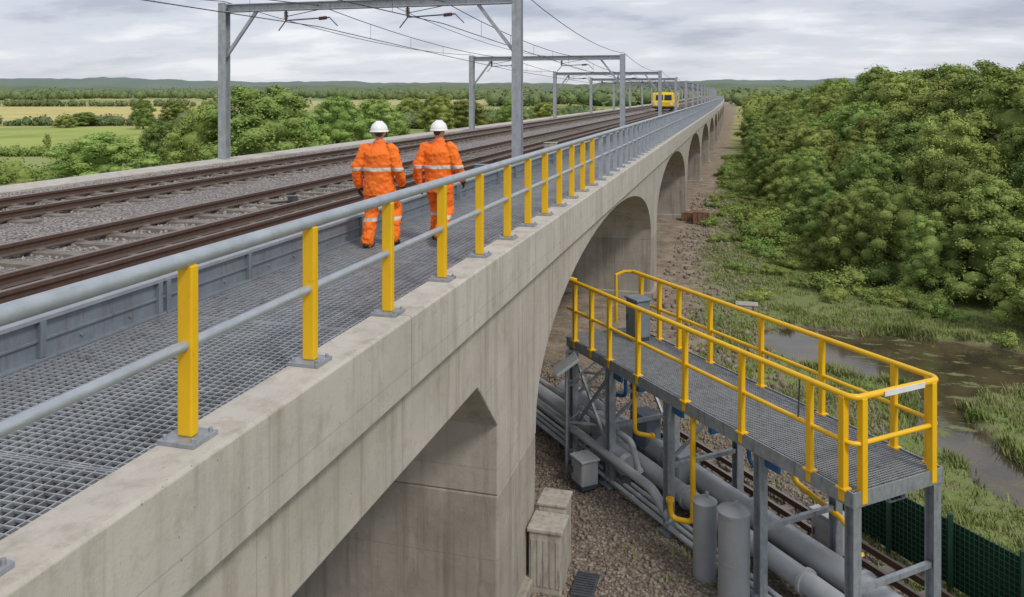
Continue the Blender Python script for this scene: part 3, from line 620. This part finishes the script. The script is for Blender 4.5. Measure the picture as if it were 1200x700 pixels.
# ---------------------------------------------------------------- yellow rail vehicle
tx,ty,tz=-7.95,90.0,Z(1.893)
tr=thing('rail_maintenance_vehicle',(tx,ty,tz),'small yellow rail maintenance vehicle on the near track far ahead','rail vehicle')
b=MB(); b.prismx([(ty,tz+.2),(ty,tz+.95),(ty+.12,tz+1.0),(ty+.3,tz+1.75),(ty+.5,tz+1.9),(ty+6,tz+1.9),(ty+6,tz+.2)],tx-1.2,tx+1.2); b.build('body',YEL2,tr,bevel=.08)
for sx in (-.47,.47):
    b=MB(); b.add([(tx+sx-.4,ty+.105,tz+1.08),(tx+sx+.4,ty+.105,tz+1.08),(tx+sx+.37,ty+.26,tz+1.66),(tx+sx-.37,ty+.26,tz+1.66)],[(0,1,2,3)]); b.build('windscreen',GLASS,tr)
for sx in (-.85,.85):
    b=MB(); b.tube([(tx+sx,ty+.02,tz+.68),(tx+sx,ty-.03,tz+.68)],.15,14); b.build('headlight',WHITE,tr)
b=MB(); b.box(tx-1.22,tx+1.22,ty-.04,ty+.02,tz+.2,tz+.42); b.build('bumper',RUBBER,tr)
b=MB(); b.box(tx-.8,tx+.8,ty+1.0,ty+5,tz+1.9,tz+1.98); b.build('roof_unit',YEL2,tr)
b=MB(); b.box(tx-1.0,tx+1.0,ty+.2,ty+5.8,tz+.12,tz+.2); b.build('underframe',STEELD,tr)
for yy in (ty+1.2,ty+4.8):
    for sx in (-.72,.72): b=MB(); b.tube([(tx+sx-.05,yy,tz+.33),(tx+sx+.05,yy,tz+.33)],.33,20); b.build('wheel',STEELD,tr,smooth=True)
for yy in (ty+1.0,ty+3.2):
    b=MB(); b.box(tx+1.2,tx+1.22,yy,yy+1.4,tz+1.1,tz+1.62); b.build('side_window',GLASS,tr)
def tbox(x,y,s,label,mat,nm='signal_box'):
    b=MB(); z=Z(2.08); o=thing(nm,(x,y,z),label,'trackside box'); b.box(x-s*.5,x+s*.5,y-s*.4,y+s*.4,z,z+s*.8); b.build('housing',mat,o,bevel=.02); b=MB(); b.box(x-s*.54,x+s*.54,y-s*.44,y+s*.44,z+s*.8,z+s*.86); b.build('lid',mat,o,bevel=.01)
    b=MB(); b.tube([(x,y-s*.4,z+.05),(x-.3,y-s*.6-.2,z+.02)],.02,6); b.build('cable',RUBBER,o)
tbox(-6.25,19.5,.32,'small grey trackside box beyond the workers next to the barrier',CABD)
tbox(-6.3,27.5,.42,'pale trackside box beyond the first gantry next to the barrier',CABG)
tbox(-9.6,24.5,.3,'small dark box between the two tracks past the gantry',STEELD)
tbox(-8.1,13.6,.16,'tiny dark box between the rails left of the workers',STEELD,'track_sensor')
# ---------------------------------------------------------------- access platform
O=(1.39,11.01); U=(-.659,.752); Vv=(.752,.659); W=1.62; LT=7.3; ZD=Z(5.05)
def UV(t,s,z): return (O[0]+U[0]*t+Vv[0]*s, O[1]+U[1]*t+Vv[1]*s, z)
ap=thing('access_platform',UV(3.6,.8,0),'raised steel access platform with yellow railings beside the second arch','platform')
b=MB()
for k in range(34): s=.05+(W-.1)*k/33; b.beam(UV(.02,s,ZD-.02),UV(LT-.02,s,ZD-.02),.006,.036)
b.build('bearing_bars',GRATE,ap); b=MB()
for k in range(146): t=.05+(LT-.1)*k/145; b.beam(UV(t,.03,ZD-.004),UV(t,W-.03,ZD-.004),.007,.011)
b.build('cross_bars',GRATE,ap)
for s in (-.02,W+.02):
    b=MB(); b.beam(UV(-.03,s,ZD-.09),UV(LT,s,ZD-.09),.02,.2); b.beam(UV(-.03,s+(.035 if s<0 else -.035),ZD-.185),UV(LT,s+(.035 if s<0 else -.035),ZD-.185),.055,.015); b.build('edge_channel',GALV,ap)
for t in (-.02,LT): b=MB(); b.beam(UV(t,-.005,ZD-.09),UV(t,W+.005,ZD-.09),.02,.196); b.build('edge_channel',GALV,ap)
for k in range(8): t=.9*k+.5; b=MB(); b.beam(UV(t,.0,ZD-.12),UV(t,W,ZD-.12),.08,.12); b.build('joist',STEELD,ap)
LEGT=(.06,1.72,3.92,5.75,7.15)
for t in LEGT:
    for s in (.06,W-.06):
        b=MB()
        for off in (-.065,.065): b.beam(UV(t+off,s,.04),UV(t+off,s,ZD-.2),.14,.014,up=(*U,0))
        b.beam(UV(t,s,.041),UV(t,s,ZD-.201),.012,.13,up=(*U,0)); lg=b.build('leg',GALV,ap)
        b=MB(); b.beam(UV(t-.15,s,.045),UV(t+.15,s,.045),.3,.03); b.build('base_plate',GALV,lg)
def brace(p,q,w_=.05): b=MB(); b.beam(p,q,w_,w_); b.build('brace',GALV,ap)
for t in LEGT: brace(UV(t,.1,ZD-1.3),UV(t,W-.1,ZD-1.3),.07)
for t in LEGT[2:]: brace(UV(t,.1,ZD-1.2),UV(t,W-.1,ZD-.25))
brace(UV(5.75,W-.06,.5),UV(7.15,W-.06,ZD-.3)); brace(UV(5.75,.06,.6),UV(7.15,.06,ZD-.3)); brace(UV(7.15,.06,.6),UV(5.75,.06,ZD-.3))
for t in (1.72,3.92,5.75):
    for s in (.1,W-.1):
        b=MB(); b.beam(UV(t-.34,s,ZD-.29),UV(t-.09,s,ZD-.29),.05,.15); b.build('blue_bracket',BLUE,ap)
for t in (2.9,4.9): b=MB(); b.beam(UV(t,.1,ZD-.30),UV(t,W-.1,ZD-.30),.08,.14); b.build('blue_bracket',BLUE,ap)
def arcpts(z,r=.14):
    P=[UV(LT,0,z),UV(r,0,z)]
    for k in range(1,6): a=k/6*math.pi/2; P.append(UV(r-r*math.sin(a),r-r*math.cos(a),z))
    P+=[UV(0,r,z),UV(0,W-r,z)]
    for k in range(1,6): a=k/6*math.pi/2; P.append(UV(r-r*math.cos(a),W-r+r*math.sin(a),z))
    P+=[UV(r,W,z),UV(LT,W,z)]; return P
ZR=Z(3.86)
b=MB(); b.tube(arcpts(ZR),.042,12); b.build('top_rail',YEL,ap,smooth=True)
b=MB(); b.tube(arcpts(ZD+.6),.032,12); b.build('mid_rail',YEL,ap,smooth=True)
for s0_,d_ in ((0,1),(W,-1)): b=MB(); b.tube([UV(LT,s0_,ZR),UV(LT+.16,s0_+.12*d_,ZR-.02),UV(LT+.2,s0_+.3*d_,ZR-.08),UV(LT+.2,s0_+.3*d_,ZD+.1)],.038,12); b.build('end_hoop',YEL,ap,smooth=True)
for s in (0,W):
    for t in (.16,.72,2.05,3.4,4.75,5.7,6.35,7.0):
        w_=.095 if t<.2 else .08
        b=MB(); b.beam(UV(t,s,ZD-.16),UV(t,s,ZR-.01),w_,w_,up=(*U,0)); p=b.build('rail_post',YEL,ap,bevel=.01)
        b=MB(); b.beam(UV(t-.08,s,ZD+.0),UV(t+.08,s,ZD+.0),.13,.022); b.build('base_plate',YEL,p)
for s in (.16,W-.16): b=MB(); b.beam(UV(0,s,ZD-.16),UV(0,s,ZR-.01),.095,.095,up=(*U,0)); b.build('rail_post',YEL,ap,bevel=.01)
b=MB(); b.beam(UV(-.055,.5,ZR+.0),UV(-.055,1.25,ZR+.0),.01,.07); b.build('sign_plate',WHITE,ap)
b=MB(); b.tube([UV(.9,0.0,ZR-.03),UV(.93,.0,ZD+.62)],.012,6); b.build('gate_chain',STEELD,ap)
def cabinet(P,w,d,h,label,mat,nm='control_cabinet',cat='cabinet',ang=(U,Vv),legs=True,louv=5):
    o=thing(nm,P,label,cat); a=Vector((*ang[0],0)); c_=Vector((*ang[1],0)); P=Vector(P); b=MB()
    up=Vector((0,0,1)); lz=.08 if legs else .0
    b.beam(P-a*w/2+up*(lz+h/2),P+a*w/2+up*(lz+h/2),d,h); b.build('housing',mat,o,bevel=.02)
    b=MB(); b.beam(P-a*(w/2+.03)+up*(lz+h+.015),P+a*(w/2+.03)+up*(lz+h+.015),d+.06,.05); b.build('lid',mat,o,bevel=.015)
    b=MB(); q=P-c_*(d/2+.006); b.beam(q-a*w*.44+up*(lz+h*.5),q+a*w*.44+up*(lz+h*.5),.012,h*.86)
    for k in range(louv): b.beam(q-c_*.01-a*w*.36+up*(lz+h*(.14+.21*k/max(1,louv-1))),q-c_*.01+a*w*.36+up*(lz+h*(.14+.21*k/max(1,louv-1))),.012,.016)
    dr=b.build('door',mat,o,bevel=.003)
    b=MB(); b.beam(q-c_*.02+a*w*.3+up*(lz+h*.5),q-c_*.02+a*w*.33+up*(lz+h*.5),.02,.12); b.build('handle',STEELD,dr)
    if legs: b=MB(); b.beam(P-a*w*.45+up*.04,P+a*w*.45+up*.04,d*.9,.08); b.build('plinth',STEELD,o)
    return o
cabinet(UV(6.5,1.2,ZD),.42,.32,.75,'slate grey control cabinet standing on the viaduct end of the platform',CABD)
cc_=thing('concrete_cabinet',(-2.8,12.1,0),'weathered beige grey concrete cabinet tight against the near pier','cabinet')
b=MB(); b.box(-3.06,-2.56,11.85,12.35,-.1,.88); hb_=b.build('housing',CABG,cc_,bevel=.025); b=MB()
for k in range(5): b.box(-3.02+k*.095,-2.96+k*.095,11.838,11.85,.08,.78)
b.build('front_ribs',CABG,hb_,bevel=.004)
b=MB(); b.box(-3.085,-2.535,11.825,12.375,.88,.95); b.build('cap',CABG,cc_,bevel=.02)
b=MB(); b.box(-3.04,-2.60,12.38,12.85,-.1,1.02); b.build('rear_block',CABG,cc_,bevel=.025)
b=MB(); b.box(-3.06,-2.58,12.36,12.87,1.02,1.08); b.build('rear_cap',CABG,cc_,bevel=.02)
dg_=thing('drain_grate',(-2.25,12.1,0),'flat dark slotted drain grate in the gravel beside the concrete cabinet','drain grate'); b=MB(); b.box(-2.42,-2.08,11.85,12.45,-.05,.06); b.build('frame',STEELD,dg_,bevel=.01); b=MB()
for k in range(9): b.box(-2.40,-2.10,11.88+k*.062,11.91+k*.062,.06,.075)
b.build('slats',STEELD,dg_)
def pipe(s,t0,t1,z,r,label,mat=PIPEG,flanges=(),name='pipe',cat='pipe',sup=True):
    o=thing(name,UV((t0+t1)/2,s,0),label,cat); b=MB(); b.tube([UV(t0,s,z),UV(t1,s,z)],r,20); b.build('barrel',mat,o,smooth=True)
    for f_ in flanges: b=MB(); b.tube([UV(f_-.03,s,z),UV(f_+.03,s,z)],r*1.22,20); b.build('flange',mat,o,smooth=True)
    if sup:
        t=t0+.4
        while t<t1: b=MB(); b.beam(UV(t-.06,s,z/2-.02),UV(t+.06,s,z/2-.02),r*1.4,max(.05,z)); b.build('saddle',STEELD,o); t+=1.9
    return o
pipe(1.22,-5,9.6,.42,.21,'thick grey pipe on saddles running under the platform',flanges=(-1.4,.9,3.2,5.5,7.6))
pipe(.68,-5,10.2,.36,.165,'medium grey pipe left of the thick pipe under the platform',flanges=(-2,1.45,4.2,6.9))
for k,(s,nm) in enumerate(((.32,'rightmost'),(.18,'second'),(.04,'third'))):
    pipe(s,-5,9.5,.13,.045,'thin grey conduit on the gravel under the platform, %s of three'%nm,flanges=(-1,2,5),sup=False,name='conduit',cat='conduit')
pipe(1.62,-3.5,7.5,.25,.08,'slim rusty brown pipe right of the thick grey pipe',TIMBER,flanges=(0,3))
def tank(px,py,r,h,label):
    x,y=gp(px,py); o=thing('vertical_tank',(x,y,0),label,'tank'); b=MB(); b.loft([(x,y,-.05,r,r),(x,y,h*.97,r,r)],32); b.build('shell',TANKM,o,smooth=True)
    b=MB(); b.loft([(x,y,h*.97,r*1.05,r*1.05),(x,y,h,r*1.05,r*1.05),(x,y,h+.05,r*.6,r*.6),(x,y,h+.06,.02,.02)],32); b.build('lid',TANKM,o,smooth=True)
    b=MB(); b.loft([(x,y,h*.45,r*1.02,r*1.02),(x,y,h*.45+.03,r*1.02,r*1.02)],32); b.build('hoop',TANKM,o)
    b=MB(); b.tube([(x+.03,y,h+.04),(x+.03,y,h+.14)],.03,10); b.build('vent',TANKM,o)
tank(860,706,.23,1.36,'wide grey vertical tank left of the thick pipe, nearer of two')
tank(826,676,.18,1.18,'grey vertical tank behind the wide nearer tank')
hx,hy=gp(735,578); ht=thing('horizontal_tank',(hx,hy,0),'grey drum tank lying on its side under the platform','tank'); b=MB()
b.tube([(hx-.60,hy+.68,.55),(hx-.56,hy+.63,.55),(hx+.0,hy+.0,.55),(hx+.04,hy-.05,.55)],[.16,.22,.22,.16],24); b.build('shell',TANKM,ht,smooth=True)
for d0 in (0,.42): b=MB(); b.box(hx-.52+d0,hx-.36+d0,hy+.42-d0,hy+.58-d0,-.05,.4); b.build('cradle',STEELD,ht)
def bentpipe(pts,r,label,mat,name='bent_pipe'):
    P=[Vector(p) for p in pts]; out=[P[0]]
    for i in range(1,len(P)-1):
        a=(P[i-1]-P[i]).normalized(); c_=(P[i+1]-P[i]).normalized(); k=min(.12,(P[i-1]-P[i]).length*.45,(P[i+1]-P[i]).length*.45)
        p0=P[i]+a*k;p2=P[i]+c_*k
        for j in range(6): t=j/5; out.append(p0*(1-t)**2+P[i]*2*t*(1-t)+p2*t*t)
    out.append(P[-1]); o=thing(name,(P[0].x,P[0].y,0),label,'pipe'); b=MB(); b.tube(out,r,12); b.build('barrel',mat,o,smooth=True)
    for q,d_ in ((P[0],(P[1]-P[0]).normalized()),(P[-1],(P[-2]-P[-1]).normalized())): b=MB(); b.tube([q,q+d_*.05],r*1.5,12); b.build('flange',mat,o)
a0=UV(3.35,.12,0)
bentpipe([(a0[0],a0[1],ZD-.2),(a0[0],a0[1],.45),(a0[0]-.36,a0[1]+.1,.42),(a0[0]-.38,a0[1]+.1,.75)],.045,'yellow pipe dropping from the deck beside the vertical tanks',YEL)
a1=UV(5.0,.1,0); bentpipe([(a1[0],a1[1],ZD-.2),(a1[0],a1[1],1.3),(a1[0]+.3,a1[1]+.3,1.15)],.04,'yellow pipe dropping behind the middle of the platform',YEL)
bentpipe([UV(2.6,1.5,ZD-.5),UV(2.5,1.5,1.2),UV(1.5,1.5,1.05),UV(1.2,1.5,.65)],.045,'yellow pipe curving down towards the thick grey pipe',YEL)
bentpipe([UV(2.9,.9,ZD-.4),UV(2.9,.9,1.5),UV(2.6,.9,1.4)],.035,'blue pipe hanging below the middle of the platform',BLUE)
bentpipe([UV(5.9,.5,ZD-.3),UV(5.9,.5,1.6),UV(6.3,.5,1.5)],.035,'blue pipe below the viaduct end of the platform',BLUE)
bentpipe([UV(9.4,.0,.62),UV(4.3,-.02,.62),UV(3.9,.1,.2)],.085,'straight grey pipe on the left running out from beneath the arch',PIPEG)
bentpipe([UV(9.4,.25,.95),UV(5.4,.3,.95),UV(5.3,.4,.4)],.06,'upper grey pipe running out from beneath the arch',PIPEG)
for t,s,z,w_,h_,lab in ((4.9,1.0,.05,.5,.7,'grey equipment box under the middle of the platform'),(6.6,.45,.05,.6,.8,'grey equipment box under the viaduct end of the platform'),(5.9,-.42,.05,.4,.45,'low grey valve box at the left of the conduits'),(2.2,1.95,.05,.45,.6,'grey junction box beside the thick pipe'),(6.2,1.2,.05,.5,.9,'taller dark box at the back of the viaduct end')):
    cabinet(UV(t,s,z),w_,.35,h_,lab,CABD if s==1.2 else PIPEG,'equipment_box','box',legs=True)
tray=thing('cable_tray',UV(3.5,1.3,0),'long grey cable tray hung beneath the platform deck','cable tray'); b=MB()
b.beam(UV(.4,1.3,ZD-.55),UV(7,1.3,ZD-.55),.3,.02); b.beam(UV(.4,1.15,ZD-.52),UV(7,1.15,ZD-.52),.012,.08); b.beam(UV(.4,1.45,ZD-.52),UV(7,1.45,ZD-.52),.012,.08); b.build('tray',GALV,tray)
for k in range(3): b=MB(); b.tube([UV(.4,1.22+.07*k,ZD-.52),UV(7,1.22+.07*k,ZD-.52)],.02,8); b.build('cable',RUBBER,tray)
for t in (1,3,5,6.8): b=MB(); b.beam(UV(t,1.3,ZD-.56),UV(t,1.3,ZD-.19),.03,.03); b.build('hanger',GALV,tray)
sf_=thing('lattice_support_frame',(-3.0,16.6,0),'light steel lattice frame standing between the arch and the platform','support frame')
cor=[(-3.35,16.1),(-2.55,16.1),(-2.55,16.9),(-3.35,16.9)]
for x,y in cor: b=MB(); b.beam((x,y,0),(x,y,2.3),.06,.06); b.build('upright',MASTM,sf_)
for i in range(4):
    (x0,y0),(x1,y1)=cor[i],cor[(i+1)%4]; b=MB()
    for z in (.1,.85,1.6,2.27): b.beam((x0,y0,z),(x1,y1,z),.04,.04)
    for z in (.1,.85,1.6): b.beam((x0,y0,z),(x1,y1,z+.7),.03,.03)
    b.build('lacing_side',MASTM,sf_)
pn=thing('tilted_panel',(-3.25,15.6,0),'small tilted grey panel box on a pole at the arch edge','panel'); b=MB(); b.beam((-3.45,15.45,2.05),(-3.05,15.6,2.35),.45,.06); b.build('panel',PIPEG,pn,bevel=.01); b=MB(); b.tube([(-3.25,15.55,0),(-3.25,15.55,2.15)],.03,8); b.build('pole',GALV,pn)
lr=thing('ground_rails',UV(2,2.35,0),'pair of rusty rails on the ground between the pipes and green fence','rails')
for s in (2.15,2.55): b=MB(); b.beam(UV(-3.8,s,.14),UV(7.5,s,.14),.06,.1); b.build('rail',RAILM,lr)
for k in range(16): b=MB(); b.beam(UV(-3.4+k*.7,1.95,.05),UV(-3.4+k*.7,2.75,.05),.16,.08); b.build('sleeper',SLEEP,lr)
FS=3.0
gf_=thing('mesh_fence',UV(0,FS,0),'dark green wire mesh fence at the lower right beyond the pipes','fence')
for t in (-3.6,-2.5,-1.4,-.3,.8,1.9,3.0): b=MB(); b.beam(UV(t,FS-.07,-.1),UV(t,FS-.07,1.16),.07,.07); b.build('post',GREENP,gf_)
b=MB(); t=-3.6
while t<3.0: b.beam(UV(t,FS-.025,.05),UV(t,FS-.025,1.05),.009,.009); t+=.075
for k in range(12): b.beam(UV(-3.6,FS-.03,.06+k*.088),UV(3.0,FS-.03,.06+k*.088),.009,.009)
b.build('wire_mesh',simple('mesh_wire',(.03,.13,.075),(.02,.085,.05),5,.5),gf_)
b=MB(); b.beam(UV(-3.6,FS,.53),UV(3.0,FS,.53),.006,.98); b.build('windbreak_net',simple('net',(.010,.036,.023),(.006,.024,.015),9,.9),gf_)
for i,(px,py,w_,h_,lab) in enumerate(((822,262,.9,.7,'brown timber crate on the dirt track by the third pier'),(806,258,.7,.5,'smaller brown timber crate nearer the third pier'))):
    x,y=gp(px,py); o=thing('timber_crate',(x,y,0),lab,'crate'); b=MB(); b.box(x-w_/2,x+w_/2,y-.4,y+.4,0,h_); b.build('box',TIMBER,o,bevel=.01)
    for k in range(4): xx=x-w_/2+.05+k*(w_-.1)/3; b=MB(); b.box(xx-.04,xx+.04,y-.43,y-.401,0,h_); b.build('batten',TIMBER,o)
x,y=gp(875,362); cabinet((x,y,0),.7,.45,.16,'flat weathered slab lying in the grass right of the second pier',CABG,'concrete_slab','slab',ang=((1,0),(0,1)),legs=False,louv=0)
# ---------------------------------------------------------------- people
def remesh(mb,name,mat,parent,voxel,it=3,wr=0,wscale=.12):
    me=bpy.data.meshes.new('tmp'); me.from_pydata(mb.v,[],mb.f); bm=bmesh.new(); bm.from_mesh(me); bmesh.ops.recalc_face_normals(bm,faces=bm.faces); bm.to_mesh(me); bm.free()
    o=bpy.data.objects.new(name,me); COL.objects.link(o)
    r=o.modifiers.new('r','REMESH'); r.mode='VOXEL'; r.voxel_size=voxel
    s=o.modifiers.new('s','SMOOTH'); s.iterations=it; s.factor=.5
    if wr:
        for sc_,st_ in ((wscale,wr),(wscale*.42,wr*.4)):
            tx=bpy.data.textures.new('folds','CLOUDS'); tx.noise_scale=sc_; tx.noise_depth=1; dp=o.modifiers.new('d','DISPLACE'); dp.texture=tx; dp.strength=st_; dp.mid_level=.5; dp.texture_coords='LOCAL'
    bpy.context.view_layer.update(); dgp=bpy.context.evaluated_depsgraph_get(); nm=bpy.data.meshes.new_from_object(o.evaluated_get(dgp))
    o.modifiers.clear(); o.data=nm; nm.polygons.foreach_set('use_smooth',[True]*len(nm.polygons)); nm.materials.clear(); nm.materials.append(mat); o.parent=parent; return o
def hivis(name,bands):
    m,nt,bs=newmat(name); tc=N(nt,'ShaderNodeTexCoord').outputs['Object']; s=N(nt,'ShaderNodeSeparateXYZ'); L(nt,tc,s.inputs[0]); tot=None
    for lo,hi in bands:
        q=math_(nt,'MULTIPLY',math_(nt,'GREATER_THAN',s.outputs[2],lo),math_(nt,'LESS_THAN',s.outputs[2],hi)); tot=q if tot is None else math_(nt,'MAXIMUM',tot,q)
    n=noise(nt,tc,3,3,.5); c=mixc(nt,ramp(nt,n,.35,.7),(.95,.19,.012),(.90,.16,.01)); c=mixc(nt,tot,c,(.62,.59,.50)); L(nt,c,bs.inputs['Base Color']); bs.inputs['Roughness'].default_value=.75
    bump(nt,bs,noise(nt,mapping(nt,tc,(1,1,.6)),14,3,.5),.35,.012); return m
JACK=hivis('hivis_jacket',((1.12,1.17),)); TROU=hivis('hivis_trousers',((.38,.43),))
SKIN=simple('skin',(.55,.33,.24),(.48,.27,.19),20,.55,0,.05); HAIR=simple('hair_brown',(.07,.045,.03),(.04,.027,.018),30,.7); HELM=simple('helmet_white',(.85,.85,.83),(.78,.78,.76),6,.3,0,0); BOOT=simple('boot_leather',(.05,.035,.025),(.03,.02,.016),14,.6); GLOV=simple('glove_dark',(.03,.03,.035),(.02,.02,.024),20,.75)
def limb(b,pts,rs,n=14):
    b.tube(pts,rs,n)
    for p,r in zip(pts,rs): b.ball(p,r*.99,12,8)
def person(loc,label,hipL,kneeL,ankL,hipR,kneeR,ankR,elL,wrL,elR,wrR,rot,headturn=0,scale=1):
    o=thing('person',(0,0,0),label,'person'); o.location=loc; o.rotation_euler=(0,0,rot); o.scale=(scale*1.04,scale*1.04,scale)
    sh=[(-.185,-.01,1.425),(.185,-.01,1.425)]; el=[elL,elR]; wr=[wrL,wrR]; hp=[hipL,hipR]; kn=[kneeL,kneeR]; an=[ankL,ankR]
    ht_=headturn; c,s=math.cos(ht_),math.sin(ht_)
    def hd(x,y,z): return (x*c-y*s,x*s+y*c+.015,z)
    b=MB(); b.loft([(0,0,.86,.13,.10),(0,0,.95,.155,.11),(0,0,1.06,.135,.10),(0,0,1.2,.15,.11),(0,-.005,1.34,.17,.115),(0,-.01,1.43,.15,.09),(0,-.005,1.48,.075,.065),(0,.005,1.52,.056,.056),(0,.012,1.58,.055,.058)])
    b.ball(hd(0,.0,1.675),(.078,.095,.108),20,14); b.ball(hd(0,.025,1.605),(.056,.066,.05)); b.tube([hd(0,.088,1.69),hd(0,.112,1.655)],[.010,.017],8); b.ball(hd(0,.082,1.618),(.026,.012,.010)); b.ball(hd(0,.078,1.582),(.024,.018,.018))
    for sx in (-1,1): b.ball(hd(sx*.08,-.005,1.665),(.013,.022,.034)); b.ball(hd(sx*.033,.078,1.712),(.024,.016,.01))
    for i in (0,1):
        limb(b,[sh[i],el[i],wr[i]],[.052,.042,.03]); limb(b,[hp[i],kn[i],an[i]],[.085,.058,.042]); limb(b,[an[i],(an[i][0],an[i][1]+.13,an[i][2]-.06)],[.042,.035])
        d_=(Vector(wr[i])-Vector(el[i])).normalized(); limb(b,[wr[i],tuple(Vector(wr[i])+d_*.08)],[.028,.03])
    remesh(b,'body',SKIN,o,.009,3)
    for sx in (-1,1): e_=MB(); e_.ball(hd(sx*.033,.083,1.688),.0125); eo=bpy.data.meshes.new('eye'); eo.from_pydata(e_.v,[],e_.f); eo.materials.append(WHITE); oo=bpy.data.objects.new('eye',eo); COL.objects.link(oo); oo.parent=o
    b=MB(); b.ball(hd(0,-.010,1.70),(.083,.094,.09),20,12); b.ball(hd(0,-.05,1.65),(.062,.045,.05)); remesh(b,'hair',HAIR,o,.010,2,.006,.02)
    b=MB(); b.loft([(0,0,.76,.215,.165),(0,0,.84,.218,.168),(0,-.003,.97,.21,.158),(0,-.005,1.08,.21,.158),(0,-.01,1.22,.225,.16),(0,-.012,1.36,.225,.152),(0,-.012,1.43,.19,.125),(0,-.008,1.475,.12,.098),(0,0,1.50,.088,.088),(0,.004,1.562,.080,.084)],28)
    for i in (0,1):
        e_=Vector(el[i]); w_=Vector(wr[i]); limb(b,[sh[i],tuple((Vector(sh[i])+e_)/2),tuple(e_),tuple((e_+w_)/2),tuple(w_)],[.09,.084,.077,.07,.058])
    remesh(b,'jacket',JACK,o,.010,3,.042,.11)
    b=MB(); b.loft([(0,0,.78,.18,.145),(0,0,.88,.185,.145),(0,0,.98,.17,.135)],24)
    for i in (0,1):
        h_=Vector(hp[i]);k_=Vector(kn[i]);a_=Vector(an[i]); limb(b,[tuple(h_),tuple((h_+k_)/2),tuple(k_),tuple((k_+a_)/2),tuple(a_-Vector((0,0,.02)))],[.120,.108,.097,.094,.09])
    remesh(b,'trousers',TROU,o,.010,3,.045,.10)
    for i in (0,1):
        a_=Vector(an[i]); tilt=-.02 if a_[2]<.14 else -.09
        b=MB(); limb(b,[(a_.x,a_.y,a_.z+.03),(a_.x,a_.y-.01,a_.z-.04)],[.06,.06]); zz=a_.z-.056
        b.tube([(a_.x,a_.y-.06,zz),(a_.x,a_.y+.02,zz),(a_.x,a_.y+.12,zz+tilt*.5),(a_.x,a_.y+.19,zz+tilt*.8)],[.042,.05,.05,.038],14); b.ball((a_.x,a_.y-.06,zz),.044); b.ball((a_.x,a_.y+.19,zz+tilt*.8),.038)
        remesh(b,'boot',BOOT,o,.008,2)
        w_=Vector(wr[i]); d_=(w_-Vector(el[i])).normalized(); fw=Vector((0,1,0)); fw=(fw-d_*fw.dot(d_)).normalized(); sd=d_.cross(fw); b=MB()
        sgn=1 if i==0 else -1
        inn=sd*(1 if sd.x*sgn>0 else -1); w_=w_+d_*.035
        limb(b,[tuple(w_-d_*.05),tuple(w_+d_*.02)],[.046,.04]); 
        for q in (-.024,-.008,.008,.024): limb(b,[tuple(w_+d_*.01+fw*q*.8),tuple(w_+d_*.085+fw*q)],[.017,.0155],8)
        for q,l_ in ((-.028,.055),(-.0095,.07),(.0095,.076),(.028,.068)):
            p0=w_+d_*.085+fw*q; p1=p0+d_*l_*.5+inn*.008; p2=p1+d_*l_*.38+inn*.024+fw*.004; limb(b,[tuple(p0),tuple(p1),tuple(p2)],[.0110,.0102,.009],8)
        p0=w_+d_*.03+fw*.03; limb(b,[tuple(p0),tuple(p0+fw*.028+d_*.028+inn*.008),tuple(p0+fw*.032+d_*.058+inn*.018)],[.0135,.012,.010],8)
        remesh(b,'glove',GLOV,o,.0045,2)
    b=MB(); R=[]
    for k in range(10): a=k/9*math.pi/2*.98; R.append((0,.005,1.695+.135*math.sin(a),.119*math.cos(a)**.85+.001,.143*math.cos(a)**.85+.001))
    b.loft([(0,.01,1.68,.130,.157),(0,.01,1.69,.132,.16),(0,.008,1.70,.119,.144)]+R[1:],32); b.loft([(0,.13,1.68,.085,.055),(0,.13,1.69,.085,.055)],20)
    for x in (-.03,0,.03): b.tube([(x,-.10,1.775),(x,-.05,1.82),(x,.01,1.838),(x,.07,1.825),(x,.12,1.775)],.008,8)
    remesh(b,'helmet',HELM,o,.006,2); return o
ZW=Z(2.249)
person((-5.05,10.85,ZW),'left hand worker in orange high visibility suit and white helmet walking away',
  (-.10,0,.92),(-.13,.04,.50),(-.15,-.05,.10),(.10,0,.92),(.14,.24,.54),(.16,.14,.15),
  (-.305,-.08,1.16),(-.31,.02,.90),(.295,-.02,1.15),(.29,.14,.93),.06,.15)
person((-4.35,11.45,ZW),'right hand worker in orange high visibility suit and white helmet walking beside the handrail',
  (-.10,0,.92),(-.11,.20,.52),(-.14,.24,.10),(.10,0,.92),(.12,.02,.50),(.13,-.28,.18),
  (-.29,-.10,1.16),(-.29,-.05,.90),(.305,.0,1.15),(.30,.17,.94),-.03,-.1,1.0)
print('done')
